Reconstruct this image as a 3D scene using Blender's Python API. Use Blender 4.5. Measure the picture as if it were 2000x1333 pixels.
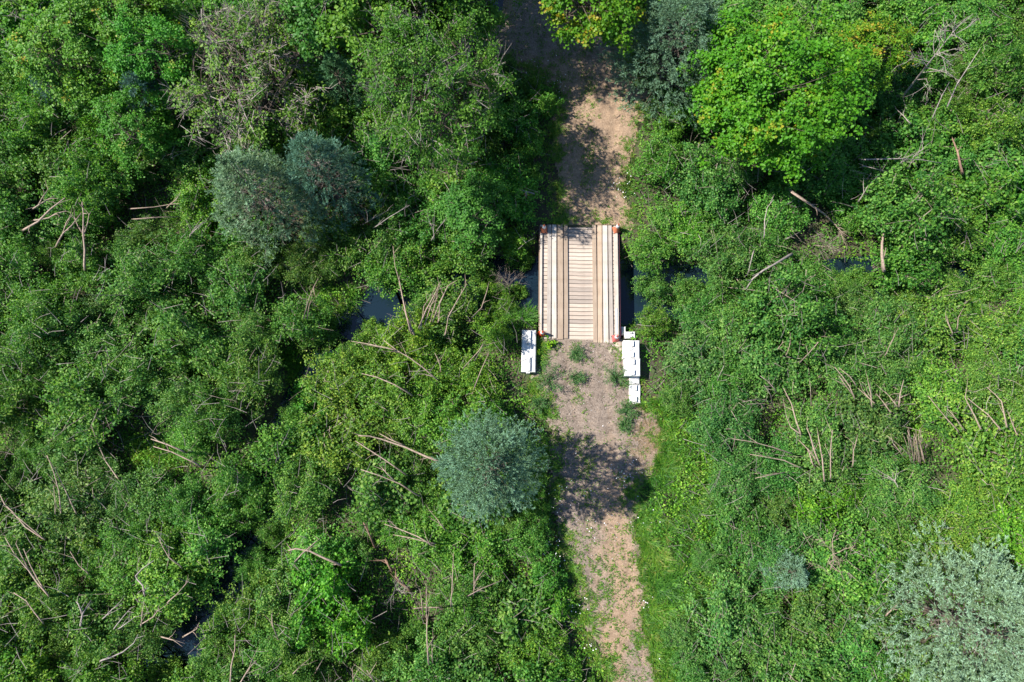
import bpy, math, random
import numpy as np
from mathutils import Vector, Matrix

R_ = math.radians
sc = bpy.context.scene
for o in list(bpy.data.objects):
    bpy.data.objects.remove(o)
col = sc.collection
random.seed(7)
RNG = np.random.default_rng(11)

# ------------------------------------------------------------------ camera
TILT = R_(10.0)
DIST = 31.7
FPX = 1333.0                      # focal length in pixels of a 2000 px wide frame
CAM = np.array([0.0, -DIST * math.sin(TILT), DIST * math.cos(TILT)])
cd = bpy.data.cameras.new('camera')
cam = bpy.data.objects.new('camera', cd)
col.objects.link(cam)
cam.location = CAM
cam.rotation_euler = (TILT, 0, 0)
cd.sensor_width = 36.0
cd.lens = 36.0 * FPX / 2000.0
cd.clip_start = 0.5
cd.clip_end = 2000
sc.camera = cam

# ------------------------------------------------------------------ sky, sun, exposure
SUN_EL = R_(50)
SUN_TRAVEL = R_(-9)               # direction (in plan) in which the sunlight travels: +x, slightly -y
w = bpy.data.worlds.new('World')
sc.world = w
w.use_nodes = True
nt = w.node_tree
bg = nt.nodes['Background']
sky = nt.nodes.new('ShaderNodeTexSky')
sky.sky_type = 'NISHITA'
sky.sun_disc = False
sky.sun_elevation = SUN_EL
sdir = np.array([-math.cos(SUN_TRAVEL) * math.cos(SUN_EL), -math.sin(SUN_TRAVEL) * math.cos(SUN_EL), math.sin(SUN_EL)])
sky.sun_rotation = math.atan2(sdir[0], sdir[1])
sky.air_density = 1.0
sky.dust_density = 0.1
sky.ozone_density = 4.0
nt.links.new(sky.outputs[0], bg.inputs[0])
bg.inputs[1].default_value = 0.09
sd = bpy.data.lights.new('sun', 'SUN')
sd.energy = 5.0
sd.angle = R_(0.53)
sd.color = (1.0, 0.95, 0.86)
sun = bpy.data.objects.new('sun', sd)
col.objects.link(sun)
sun.location = (-20, 5, 40)
sun.rotation_euler = Vector(sdir).to_track_quat('Z', 'Y').to_euler()
sc.view_settings.view_transform = 'Standard'
sc.view_settings.look = 'None'
sc.view_settings.gamma = 1.0
sc.view_settings.exposure = 1.25
sc.cycles.max_bounces = 4
sc.cycles.diffuse_bounces = 2
sc.cycles.transmission_bounces = 4


def px2w(px, py, z=0.0):
    """photo pixel (2000x1333) -> world point on the horizontal plane at height z"""
    dx, dy = (px - 1000.0) / FPX, -(py - 666.5) / FPX
    c, s = math.cos(TILT), math.sin(TILT)
    d = np.array([dx, dy * c + s, dy * s - c])     # camera space (dx,dy,-1) turned by the tilt
    t = (z - CAM[2]) / d[2]
    return CAM + d * t


def w2px(p):
    p = np.asarray(p, float) - CAM
    c, s = math.cos(TILT), math.sin(TILT)
    x = p[..., 0]
    y = p[..., 1] * c + p[..., 2] * s
    zc = -p[..., 1] * s + p[..., 2] * c
    return 1000 + FPX * x / -zc, 666.5 - FPX * y / -zc


def poly_w(pts, z=0.0):
    return np.array([px2w(a, b, z)[:2] for a, b in pts])


# ------------------------------------------------------------------ numpy noise and geometry helpers
_perm = np.random.default_rng(3).random((64, 64))


def vnoise(x, y, scale=1.0, seed=0):
    x = np.asarray(x, float) * scale + seed * 17.31
    y = np.asarray(y, float) * scale + seed * 5.77
    xi, yi = np.floor(x).astype(int), np.floor(y).astype(int)
    fx, fy = x - xi, y - yi
    fx = fx * fx * (3 - 2 * fx)
    fy = fy * fy * (3 - 2 * fy)
    g = lambda a, b: _perm[a % 64, b % 64]
    return (g(xi, yi) * (1 - fx) + g(xi + 1, yi) * fx) * (1 - fy) + (g(xi, yi + 1) * (1 - fx) + g(xi + 1, yi + 1) * fx) * fy


def fbm(x, y, scale=1.0, seed=0, n=3):
    s = 0
    a = 0.5
    for i in range(n):
        s = s + a * vnoise(x, y, scale * 2 ** i, seed + i * 3)
        a *= 0.5
    return s / (1 - 0.5 ** n)


def in_poly(x, y, poly):
    x = np.asarray(x, float)
    y = np.asarray(y, float)
    res = np.zeros(x.shape, bool)
    n = len(poly)
    for i in range(n):
        x1, y1 = poly[i]
        x2, y2 = poly[(i + 1) % n]
        c = ((y1 > y) != (y2 > y))
        with np.errstate(divide='ignore', invalid='ignore'):
            xin = (x2 - x1) * (y - y1) / (y2 - y1 + 1e-12) + x1
        res ^= c & (x < xin)
    return res


def seg_dist(x, y, pl, closed=False):
    x = np.asarray(x, float)
    y = np.asarray(y, float)
    d = np.full(x.shape, 1e9)
    n = len(pl)
    for i in range(n if closed else n - 1):
        a = pl[i]
        b = pl[(i + 1) % n]
        ab = b - a
        t = np.clip(((x - a[0]) * ab[0] + (y - a[1]) * ab[1]) / (ab @ ab + 1e-12), 0, 1)
        d = np.minimum(d, np.hypot(x - a[0] - t * ab[0], y - a[1] - t * ab[1]))
    return d


def sdf(x, y, poly):
    d = seg_dist(x, y, poly, True)
    return np.where(in_poly(x, y, poly), -d, d)


def mesh_np(name, V, F, mat, tint=None, smooth=False):
    """V (n,3); F (m,3) or (m,4); tint: per-vertex float"""
    me = bpy.data.meshes.new(name)
    V = np.ascontiguousarray(V, np.float32)
    F = np.ascontiguousarray(F, np.int32)
    k = F.shape[1]
    me.vertices.add(len(V))
    me.vertices.foreach_set('co', V.ravel())
    me.loops.add(F.size)
    me.loops.foreach_set('vertex_index', F.ravel())
    me.polygons.add(len(F))
    me.polygons.foreach_set('loop_start', np.arange(0, F.size, k, dtype=np.int32))
    me.polygons.foreach_set('loop_total', np.full(len(F), k, np.int32))
    if smooth:
        me.polygons.foreach_set('use_smooth', np.ones(len(F), bool))
    if tint is not None:
        a = me.attributes.new('tint', 'FLOAT', 'POINT')
        a.data.foreach_set('value', np.ascontiguousarray(tint, np.float32))
    me.update(calc_edges=True)
    me.materials.append(mat)
    return me


class MB:
    """collects verts and faces (mixed tris/quads)"""

    def __init__(s):
        s.v = []
        s.f = []

    def add(s, verts, faces):
        b = len(s.v)
        s.v += [tuple(p) for p in verts]
        s.f += [tuple(i + b for i in f) for f in faces]

    def box(s, x0, x1, y0, y1, z0, z1):
        s.add([(x0, y0, z0), (x1, y0, z0), (x1, y1, z0), (x0, y1, z0), (x0, y0, z1), (x1, y0, z1), (x1, y1, z1), (x0, y1, z1)],
              [(3, 2, 1, 0), (4, 5, 6, 7), (0, 1, 5, 4), (1, 2, 6, 5), (2, 3, 7, 6), (3, 0, 4, 7)])

    def cbox(s, x0, x1, y0, y1, z0, z1, c):
        """box whose top edges are chamfered by c"""
        s.add([(x0, y0, z0), (x1, y0, z0), (x1, y1, z0), (x0, y1, z0),
               (x0, y0, z1 - c), (x1, y0, z1 - c), (x1, y1, z1 - c), (x0, y1, z1 - c),
               (x0 + c, y0 + c, z1), (x1 - c, y0 + c, z1), (x1 - c, y1 - c, z1), (x0 + c, y1 - c, z1)],
              [(3, 2, 1, 0), (8, 9, 10, 11), (0, 1, 5, 4), (1, 2, 6, 5), (2, 3, 7, 6), (3, 0, 4, 7),
               (4, 5, 9, 8), (5, 6, 10, 9), (6, 7, 11, 10), (7, 4, 8, 11)])

    def tube(s, pts, r, k=5, cap=True):
        pts = [np.asarray(p, float) for p in pts]
        n = len(pts)
        rr = r if hasattr(r, '__len__') else [r] * n
        vs = []
        for i in range(n):
            t = pts[min(i + 1, n - 1)] - pts[max(i - 1, 0)]
            t = t / (np.linalg.norm(t) + 1e-9)
            up = np.array([0, 0, 1.0]) if abs(t[2]) < 0.9 else np.array([1.0, 0, 0])
            a = np.cross(t, up)
            a /= np.linalg.norm(a)
            b = np.cross(t, a)
            for j in range(k):
                an = 2 * math.pi * j / k
                vs.append(pts[i] + (a * math.cos(an) + b * math.sin(an)) * rr[i])
        fs = []
        for i in range(n - 1):
            for j in range(k):
                j2 = (j + 1) % k
                fs.append((i * k + j, i * k + j2, (i + 1) * k + j2, (i + 1) * k + j))
        if cap:
            fs.append(tuple(range(k))[::-1])
            fs.append(tuple((n - 1) * k + j for j in range(k)))
        s.add(vs, fs)

    def lathe(s, prof, k=24, cap_top=False):
        vs = []
        for r, z in prof:
            for j in range(k):
                a = 2 * math.pi * j / k
                vs.append((r * math.cos(a), r * math.sin(a), z))
        fs = []
        for i in range(len(prof) - 1):
            for j in range(k):
                j2 = (j + 1) % k
                fs.append((i * k + j, i * k + j2, (i + 1) * k + j2, (i + 1) * k + j))
        if cap_top:
            fs.append(tuple((len(prof) - 1) * k + j for j in range(k)))
        s.add(vs, fs)

    def mesh(s, name, mat, smooth=False):
        me = bpy.data.meshes.new(name)
        me.from_pydata(s.v, [], s.f)
        if smooth:
            me.polygons.foreach_set('use_smooth', np.ones(len(me.polygons), bool))
        me.materials.append(mat)
        me.update()
        return me


def obj(name, me, parent=None, label=None, cat=None, group=None, kind=None, color=None, loc=None):
    o = bpy.data.objects.new(name, me)
    col.objects.link(o)
    if parent is not None:
        o.parent = parent
    if label:
        o['label'] = label
    if cat:
        o['category'] = cat
    if group:
        o['group'] = group
    if kind:
        o['kind'] = kind
    if color is not None:
        o.color = (*color, 1.0)
    if loc is not None:
        o.location = loc
    return o


def leaf_mesh_data(P, N, L, W, rng, fold=0.3):
    n = len(P)
    N = N / (np.linalg.norm(N, axis=1, keepdims=True) + 1e-9)
    T = np.cross(N, rng.normal(size=(n, 3)))
    T /= np.linalg.norm(T, axis=1, keepdims=True) + 1e-9
    B = np.cross(N, T)
    L = np.broadcast_to(L, (n,))[:, None]
    W = np.broadcast_to(W, (n,))[:, None]
    v0 = P - T * L * 0.5
    v1 = P + B * W * 0.5 + N * W * fold * 0.5
    v2 = P + T * L * 0.5 - N * L * 0.12
    v3 = P - B * W * 0.5 + N * W * fold * 0.5
    V = np.stack([v0, v1, v2, v3], 1).reshape(-1, 3)
    b = np.arange(n)[:, None] * 4
    F = np.concatenate([b + np.array([0, 1, 2]), b + np.array([0, 2, 3])], 1).reshape(-1, 3)
    return V, F


# ------------------------------------------------------------------ materials
def new_mat(name):
    m = bpy.data.materials.new(name)
    m.use_nodes = True
    n = m.node_tree.nodes
    l = m.node_tree.links
    return m, n, l, n['Principled BSDF']


def ramp(n, stops):
    r = n.new('ShaderNodeValToRGB')
    e = r.color_ramp.elements
    while len(e) < len(stops):
        e.new(0.5)
    for i, (p, c) in enumerate(stops):
        e[i].position = p
        e[i].color = (*c, 1)
    return r


def foliage_mat(name, stops, trans=0.3, rough=0.45, spec=0.35, tmul=(1.25, 1.35, 0.6)):
    """leaf colour by the per-leaf tint attribute times the object's own colour"""
    m, n, l, b = new_mat(name)
    at = n.new('ShaderNodeAttribute')
    at.attribute_name = 'tint'
    rp = ramp(n, stops)
    l.new(at.outputs['Fac'], rp.inputs[0])
    oi = n.new('ShaderNodeObjectInfo')
    mu = n.new('ShaderNodeMix')
    mu.data_type = 'RGBA'
    mu.blend_type = 'MULTIPLY'
    mu.inputs[0].default_value = 1
    l.new(rp.outputs[0], mu.inputs[6])
    l.new(oi.outputs['Color'], mu.inputs[7])
    l.new(mu.outputs[2], b.inputs['Base Color'])
    b.inputs['Roughness'].default_value = rough
    b.inputs['Specular IOR Level'].default_value = spec
    tr = n.new('ShaderNodeBsdfTranslucent')
    tm = n.new('ShaderNodeMix')
    tm.data_type = 'RGBA'
    tm.blend_type = 'MULTIPLY'
    tm.inputs[0].default_value = 1
    tm.inputs[7].default_value = (*tmul, 1)
    l.new(mu.outputs[2], tm.inputs[6])
    l.new(tm.outputs[2], tr.inputs[0])
    ms = n.new('ShaderNodeMixShader')
    ms.inputs[0].default_value = trans
    l.new(b.outputs[0], ms.inputs[1])
    l.new(tr.outputs[0], ms.inputs[2])
    l.new(ms.outputs[0], n['Material Output'].inputs[0])
    return m


M = {}
M['leaf'] = foliage_mat('leaf', [(0.0, (0.030, 0.102, 0.022)), (0.35, (0.062, 0.165, 0.028)), (0.7, (0.118, 0.232, 0.036)), (1.0, (0.195, 0.300, 0.066))], trans=0.42, rough=0.5, spec=0.25)  # sunlit warmth and shadow coolness are put into the leaf tint colours
M['maple'] = foliage_mat('maple_leaf', [(0.0, (0.030, 0.125, 0.007)), (0.5, (0.068, 0.200, 0.010)), (0.8, (0.130, 0.240, 0.013)), (1.0, (0.260, 0.215, 0.020))], trans=0.35, rough=0.5, spec=0.25)
M['needle'] = foliage_mat('spruce_needle', [(0.0, (0.040, 0.075, 0.030)), (0.45, (0.070, 0.135, 0.080)), (0.75, (0.110, 0.215, 0.155)), (1.0, (0.165, 0.300, 0.240))], trans=0.15, rough=0.55, spec=0.3, tmul=(1, 1.1, 0.8))
M['grass'] = foliage_mat('grass_blade', [(0.0, (0.032, 0.120, 0.016)), (0.5, (0.078, 0.210, 0.020)), (0.85, (0.160, 0.285, 0.022)), (1.0, (0.260, 0.265, 0.075))], trans=0.4, rough=0.5)
M['straw'] = foliage_mat('straw', [(0.0, (0.1360, 0.0892, 0.0467)), (1.0, (0.2890, 0.2125, 0.1190))], trans=0.15, rough=0.7, spec=0.2, tmul=(1, 1, 1))


def bark_mat(name, c1, c2, rough=0.8, scale=14.0):
    m, n, l, b = new_mat(name)
    tc = n.new('ShaderNodeTexCoord')
    nz = n.new('ShaderNodeTexNoise')
    nz.inputs['Scale'].default_value = scale
    nz.inputs['Detail'].default_value = 4
    l.new(tc.outputs['Object'], nz.inputs[0])
    rp = ramp(n, [(0.3, c1), (0.7, c2)])
    l.new(nz.outputs[0], rp.inputs[0])
    l.new(rp.outputs[0], b.inputs['Base Color'])
    b.inputs['Roughness'].default_value = rough
    return m


M['bark'] = bark_mat('alder_bark', (0.10, 0.078, 0.062), (0.27, 0.215, 0.175))
M['pale_bark'] = bark_mat('pale_bark', (0.1530, 0.1080, 0.0810), (0.3060, 0.2295, 0.1755))
M['dead_bark'] = bark_mat('weathered_dead_wood', (0.1463, 0.1219, 0.1122), (0.3023, 0.2584, 0.2291))
M['dark_bark'] = bark_mat('dark_bark', (0.05, 0.035, 0.028), (0.13, 0.095, 0.075))
M['rot'] = bark_mat('rotten_wood', (0.1120, 0.0595, 0.0385), (0.2660, 0.1680, 0.1155), scale=9)


def wood_mat(name, base, axis):
    """weathered sawn timber, grain stretched along the plank's own axis (0=x, 1=y), tone differs from piece to piece"""
    m, n, l, b = new_mat(name)
    tc = n.new('ShaderNodeTexCoord')
    oi = n.new('ShaderNodeObjectInfo')
    mp = n.new('ShaderNodeMapping')
    s = [26.0, 26.0, 26.0]
    s[axis] = 1.3
    mp.inputs['Scale'].default_value = s
    add = n.new('ShaderNodeVectorMath')
    add.operation = 'ADD'
    cmb = n.new('ShaderNodeCombineXYZ')
    mul = n.new('ShaderNodeMath')
    mul.operation = 'MULTIPLY'
    mul.inputs[1].default_value = 37.0
    l.new(oi.outputs['Random'], mul.inputs[0])
    for i in range(3):
        l.new(mul.outputs[0], cmb.inputs[i])
    l.new(tc.outputs['Object'], add.inputs[0])
    l.new(cmb.outputs[0], add.inputs[1])
    l.new(add.outputs[0], mp.inputs[0])
    gr = n.new('ShaderNodeTexNoise')
    gr.inputs['Scale'].default_value = 1.0
    gr.inputs['Detail'].default_value = 6
    gr.inputs['Roughness'].default_value = 0.7
    l.new(mp.outputs[0], gr.inputs[0])
    c = np.array(base)
    rp = ramp(n, [(0.2, tuple(c * 0.62)), (0.45, tuple(c * 0.95)), (0.7, tuple(np.minimum(c * 1.15, 0.85)))])
    l.new(gr.outputs[0], rp.inputs[0])
    tone = ramp(n, [(0.0, (0.66, 0.64, 0.63)), (0.18, (0.80, 0.77, 0.75)), (0.4, (0.98, 0.93, 0.88)), (0.7, (1.0, 0.97, 0.93)), (1.0, (1.1, 1.07, 1.04))])
    l.new(oi.outputs['Random'], tone.inputs[0])
    mu = n.new('ShaderNodeMix')
    mu.data_type = 'RGBA'
    mu.blend_type = 'MULTIPLY'
    mu.inputs[0].default_value = 1
    l.new(rp.outputs[0], mu.inputs[6])
    l.new(tone.outputs[0], mu.inputs[7])
    st = n.new('ShaderNodeTexNoise')
    st.inputs['Scale'].default_value = 2.3
    st.inputs['Detail'].default_value = 5
    l.new(tc.outputs['Object'], st.inputs[0])
    sr = ramp(n, [(0.35, (0.80, 0.77, 0.74)), (0.6, (1, 1, 1))])
    l.new(st.outputs[0], sr.inputs[0])
    m2 = n.new('ShaderNodeMix')
    m2.data_type = 'RGBA'
    m2.blend_type = 'MULTIPLY'
    m2.inputs[0].default_value = 0.8
    l.new(mu.outputs[2], m2.inputs[6])
    l.new(sr.outputs[0], m2.inputs[7])
    l.new(m2.outputs[2], b.inputs['Base Color'])
    b.inputs['Roughness'].default_value = 0.8
    bp = n.new('ShaderNodeBump')
    bp.inputs['Strength'].default_value = 0.35
    bp.inputs['Distance'].default_value = 0.01
    l.new(gr.outputs[0], bp.inputs['Height'])
    l.new(bp.outputs[0], b.inputs['Normal'])
    return m


M['plank'] = wood_mat('deck_plank', (0.375, 0.322, 0.28), 0)
M['runner_tan'] = wood_mat('runner_tan', (0.35, 0.275, 0.208), 1)
M['runner_pale'] = wood_mat('runner_pale', (0.385, 0.35, 0.318), 1)
M['beam'] = wood_mat('old_beam', (0.20, 0.15, 0.12), 1)


def plain(name, c, rough=0.6, var=0.12, scale=9.0, bump=0.0, metal=0.0):
    m, n, l, b = new_mat(name)
    tc = n.new('ShaderNodeTexCoord')
    nz = n.new('ShaderNodeTexNoise')
    nz.inputs['Scale'].default_value = scale
    nz.inputs['Detail'].default_value = 6
    l.new(tc.outputs['Object'], nz.inputs[0])
    c = np.array(c)
    rp = ramp(n, [(0.3, tuple(c * (1 - var))), (0.7, tuple(np.minimum(c * (1 + var), 0.95)))])
    l.new(nz.outputs[0], rp.inputs[0])
    l.new(rp.outputs[0], b.inputs['Base Color'])
    b.inputs['Roughness'].default_value = rough
    b.inputs['Metallic'].default_value = metal
    if bump:
        bp = n.new('ShaderNodeBump')
        bp.inputs['Strength'].default_value = bump
        bp.inputs['Distance'].default_value = 0.01
        l.new(nz.outputs[0], bp.inputs['Height'])
        l.new(bp.outputs[0], b.inputs['Normal'])
    return m


M['steel'] = plain('maroon_steel', (0.1400, 0.0385, 0.0525), 0.6, 0.35)
M['concrete'] = plain('white_concrete', (0.53, 0.52, 0.505), 0.85, 0.22, 5.0, 0.5)
M['rebar'] = plain('rusty_rebar', (0.09, 0.05, 0.035), 0.8, 0.3)
M['cone_bright'] = plain('cone_orange', (0.5270, 0.0638, 0.0085), 0.5, 0.12)
M['cone_faded'] = plain('cone_faded_orange', (0.3910, 0.1148, 0.0527), 0.65, 0.2)
M['cone_pink'] = plain('cone_faded_red', (0.4080, 0.0892, 0.0808), 0.65, 0.2)
M['collar'] = plain('cone_collar', (0.6290, 0.5950, 0.5950), 0.4, 0.12, 30)
M['cone_dark'] = plain('cone_inside', (0.05, 0.03, 0.03), 0.9)
M['post'] = plain('sign_post_wood', (0.30, 0.24, 0.22), 0.85, 0.2, 20)
M['sign_grey'] = plain('sign_back', (0.20, 0.20, 0.18), 0.5, 0.1)
M['sign_yellow'] = plain('sign_yellow', (0.3720, 0.1860, 0.0090), 0.5, 0.15)
M['stone'] = plain('pale_stone', (0.3040, 0.2480, 0.2000), 0.9, 0.25, 7, 0.5)
M['pebble'] = foliage_mat('pebble', [(0.0, (0.0600, 0.0480, 0.0416)), (0.6, (0.1600, 0.1320, 0.1120)), (1.0, (0.3360, 0.3040, 0.2800))], trans=0.0, rough=0.9, spec=0.2)
M['petal'] = plain('daisy_petal', (0.6400, 0.6240, 0.6240), 0.7, 0.05)
M['strip'] = plain('pale_grey_strip', (0.3825, 0.4080, 0.4250), 0.6, 0.06)

# soil of the whole area
m, n, l, b = new_mat('soil')
tc = n.new('ShaderNodeTexCoord')
nz = n.new('ShaderNodeTexNoise')
nz.inputs['Scale'].default_value = 1.7
nz.inputs['Detail'].default_value = 9
nz.inputs['Roughness'].default_value = 0.7
l.new(tc.outputs['Object'], nz.inputs[0])
rp = ramp(n, [(0.3, (0.022, 0.020, 0.011)), (0.5, (0.052, 0.046, 0.024)), (0.62, (0.045, 0.070, 0.022)), (0.8, (0.115, 0.085, 0.055))])
l.new(nz.outputs[0], rp.inputs[0])
l.new(rp.outputs[0], b.inputs['Base Color'])
b.inputs['Roughness'].default_value = 0.95
bp = n.new('ShaderNodeBump')
bp.inputs['Strength'].default_value = 0.8
bp.inputs['Distance'].default_value = 0.06
l.new(nz.outputs[0], bp.inputs['Height'])
l.new(bp.outputs[0], b.inputs['Normal'])
M['soil'] = m

# trail: tint attribute 0 = grey gravel, 1 = tan sandy dirt
m, n, l, b = new_mat('trail_dirt')
tc = n.new('ShaderNodeTexCoord')
at = n.new('ShaderNodeAttribute')
at.attribute_name = 'tint'
n1 = n.new('ShaderNodeTexNoise')
n1.inputs['Scale'].default_value = 1.1
n1.inputs['Detail'].default_value = 8
n1.inputs['Roughness'].default_value = 0.65
l.new(tc.outputs['Object'], n1.inputs[0])
n2 = n.new('ShaderNodeTexNoise')
n2.inputs['Scale'].default_value = 15
n2.inputs['Detail'].default_value = 5
n2.inputs['Roughness'].default_value = 0.75
l.new(tc.outputs['Object'], n2.inputs[0])
tan_ = ramp(n, [(0.28, (0.115, 0.078, 0.052)), (0.5, (0.225, 0.158, 0.108)), (0.72, (0.33, 0.245, 0.175))])
gry = ramp(n, [(0.28, (0.078, 0.061, 0.050)), (0.5, (0.165, 0.130, 0.106)), (0.72, (0.28, 0.230, 0.193))])
l.new(n2.outputs[0], tan_.inputs[0])
l.new(n2.outputs[0], gry.inputs[0])
ad = n.new('ShaderNodeMath')
ad.operation = 'ADD'
l.new(at.outputs['Fac'], ad.inputs[0])
l.new(n1.outputs[0], ad.inputs[1])
mr = n.new('ShaderNodeMapRange')
mr.inputs[1].default_value = 0.75
mr.inputs[2].default_value = 1.25
l.new(ad.outputs[0], mr.inputs[0])
mx = n.new('ShaderNodeMix')
mx.data_type = 'RGBA'
l.new(mr.outputs[0], mx.inputs[0])
l.new(gry.outputs[0], mx.inputs[6])
l.new(tan_.outputs[0], mx.inputs[7])
n3 = n.new('ShaderNodeTexNoise')
n3.inputs['Scale'].default_value = 2.6
n3.inputs['Detail'].default_value = 7
n3.inputs['Roughness'].default_value = 0.7
l.new(tc.outputs['Object'], n3.inputs[0])
pr = ramp(n, [(0.32, (0.62, 0.60, 0.58)), (0.5, (1, 1, 1)), (0.68, (1.18, 1.14, 1.08))])
l.new(n3.outputs[0], pr.inputs[0])
pm = n.new('ShaderNodeMix')
pm.data_type = 'RGBA'
pm.blend_type = 'MULTIPLY'
pm.inputs[0].default_value = 0.9
l.new(mx.outputs[2], pm.inputs[6])
l.new(pr.outputs[0], pm.inputs[7])
l.new(pm.outputs[2], b.inputs['Base Color'])
b.inputs['Roughness'].default_value = 0.95
b.inputs['Specular IOR Level'].default_value = 0.2
bp = n.new('ShaderNodeBump')
bp.inputs['Strength'].default_value = 0.6
bp.inputs['Distance'].default_value = 0.03
l.new(n2.outputs[0], bp.inputs['Height'])
l.new(bp.outputs[0], b.inputs['Normal'])
M['trail'] = m

m, n, l, b = new_mat('creek_water')
b.inputs['Base Color'].default_value = (0.006, 0.014, 0.022, 1)
b.inputs['Roughness'].default_value = 0.06
b.inputs['IOR'].default_value = 1.42
nz = n.new('ShaderNodeTexNoise')
nz.inputs['Scale'].default_value = 5
bp = n.new('ShaderNodeBump')
bp.inputs['Strength'].default_value = 0.15
bp.inputs['Distance'].default_value = 0.02
l.new(nz.outputs[0], bp.inputs['Height'])
l.new(bp.outputs[0], b.inputs['Normal'])
M['water'] = m

# ------------------------------------------------------------------ plan of the place (traced on the ground)
TRAIL_UP = poly_w([(1098, 452), (1092, 400), (1086, 340), (1078, 285), (1085, 225), (1094, 185), (1060, 165), (1020, 140), (960, 110), (880, 100),
                   (850, 60), (860, 20), (930, -30), (1000, -80), (1110, -80), (1180, 10), (1225, 70), (1235, 130), (1262, 180), (1250, 240), (1235, 290),
                   (1222, 340), (1228, 390), (1238, 430), (1225, 452)])
TRAIL_LO = poly_w([(1052, 645), (1050, 700), (1035, 750), (1062, 800), (1082, 860), (1076, 940), (1084, 1020), (1105, 1090), (1125, 1150), (1150, 1230),
                   (1178, 1310), (1215, 1420), (1330, 1420), (1290, 1310), (1262, 1230), (1270, 1165), (1260, 1095), (1246, 1030), (1240, 960),
                   (1272, 930), (1296, 890), (1300, 840), (1262, 800), (1240, 785), (1224, 720), (1215, 645)])
CREEK = poly_w([(2300, 500), (1800, 540), (1500, 556), (1350, 566), (1235, 572), (1130, 565), (1010, 548), (890, 556), (775, 578), (700, 632), (610, 750),
                (545, 900), (520, 1050), (420, 1180), (325, 1290), (290, 1420), (200, 1700)], -1.0)
GRASS_R = poly_w([(1225, 790), (1300, 790), (1365, 815), (1425, 900), (1450, 1000), (1440, 1080), (1395, 1160), (1350, 1250), (1330, 1400), (1270, 1400), (1262, 1230), (1270, 1165), (1246, 1030), (1240, 960), (1290, 900)])
CREEK_W = 0.62


def creek_w(x, y):
    return CREEK_W - 0.25 * np.clip((x - 7) / 3, 0, 1) - 0.3 * np.clip((-x - 6.5) / 2, 0, 1) + 0.75 * np.exp(-((x - 4.3) / 3.4) ** 2) + 0.25 * (vnoise(x, y, 0.6, 5) - 0.5)


POND = poly_w([(905, -40), (985, -40), (975, 30), (940, 62), (880, 60), (850, 30), (870, 0)], -0.7)


def trail_sdf(x, y):
    return np.minimum(sdf(x, y, TRAIL_UP), sdf(x, y, TRAIL_LO))


BR_C = px2w(1131.5, 552, 0)
BR_Y0, BR_Y1 = px2w(1131, 664, 0)[1], px2w(1131, 441, 0)[1]
BR_L = BR_Y1 - BR_Y0
BR_ROT = R_(-0.75)


def ground_z(x, y):
    ts = trail_sdf(x, y)
    drop = np.clip((ts - 0.3) / 3.5, 0, 1)
    drop = drop * drop * (3 - 2 * drop)
    z = -0.75 * drop + 0.22 * (fbm(x, y, 0.45, 1) - 0.5) * np.clip(ts + 0.6, 0.1, 1)
    z = z + 0.05 * (fbm(x, y, 1.7, 4) - 0.5)
    d = seg_dist(x, y, CREEK) - creek_w(x, y)
    k = np.clip(1 - d / 1.3, 0, 1)
    k = k * k * (3 - 2 * k)
    # inside the trail's footprint the banks are held by the bridge abutments
    hold = (ts < -0.05)
    k = np.where(hold & (d > 0.15), 0, k)
    z = z * (1 - k) + (-1.35) * k
    deck = (np.abs(x - BR_C[0]) < 1.97) & (y > BR_Y0 + 0.12) & (y < BR_Y1 - 0.12)
    z = np.where(deck, np.minimum(z, -0.65), z)
    dp = sdf(x, y, POND)
    k = np.clip(1 - dp / 0.7, 0, 1)
    z = z * (1 - k) + (-1.1) * k
    return z


# ground sheet: fine in the middle, coarse out to the horizon
def axis_pts(lo, hi, st):
    mid = np.arange(lo, hi + 1e-6, st)
    out = [hi + 1, hi + 3, hi + 8, hi + 20, hi + 60, hi + 160, hi + 400]
    inn = [lo - a for a in (1, 3, 8, 20, 60, 160, 400)][::-1]
    return np.concatenate([inn, mid, out])


gx = axis_pts(-32, 32, 0.16)
gy = axis_pts(-22, 26, 0.16)
GX, GY = np.meshgrid(gx, gy)
GZ = ground_z(GX, GY)
V = np.stack([GX, GY, GZ], -1).reshape(-1, 3)
nx_, ny_ = len(gx), len(gy)
ii = (np.arange(ny_ - 1)[:, None] * nx_ + np.arange(nx_ - 1)[None]).ravel()
F = np.stack([ii, ii + 1, ii + 1 + nx_, ii + nx_], 1)
obj('ground', mesh_np('ground', V, F, M['soil'], smooth=True), kind='structure')


_TS = trail_sdf(GX, GY)
_DC = seg_dist(GX, GY, CREEK) - creek_w(GX, GY)
NI = len(gx) - 14
NJ = len(gy) - 14


def lookup(A, x, y):
    """bilinear value of a grid at points of the fine middle part"""
    x = np.atleast_1d(np.asarray(x, float))
    y = np.atleast_1d(np.asarray(y, float))
    fx = np.clip((x - gx[7]) / 0.16, 0, NI - 1.001)
    fy = np.clip((y - gy[7]) / 0.16, 0, NJ - 1.001)
    i = np.floor(fx).astype(int)
    j = np.floor(fy).astype(int)
    fx = fx - i
    fy = fy - j
    i += 7
    j += 7
    return (A[j, i] * (1 - fx) + A[j, i + 1] * fx) * (1 - fy) + (A[j + 1, i] * (1 - fx) + A[j + 1, i + 1] * fx) * fy


def ground_at(x, y):
    return lookup(GZ, x, y)


def surf_at(x, y):
    return lookup(GZ, x, y) + 0.062 * np.clip(-lookup(_TS, x, y) * 4 + 0.3, 0, 1)


def ts_at(x, y):
    return lookup(_TS, x, y)


def dc_at(x, y):
    return lookup(_DC, x, y)


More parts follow.
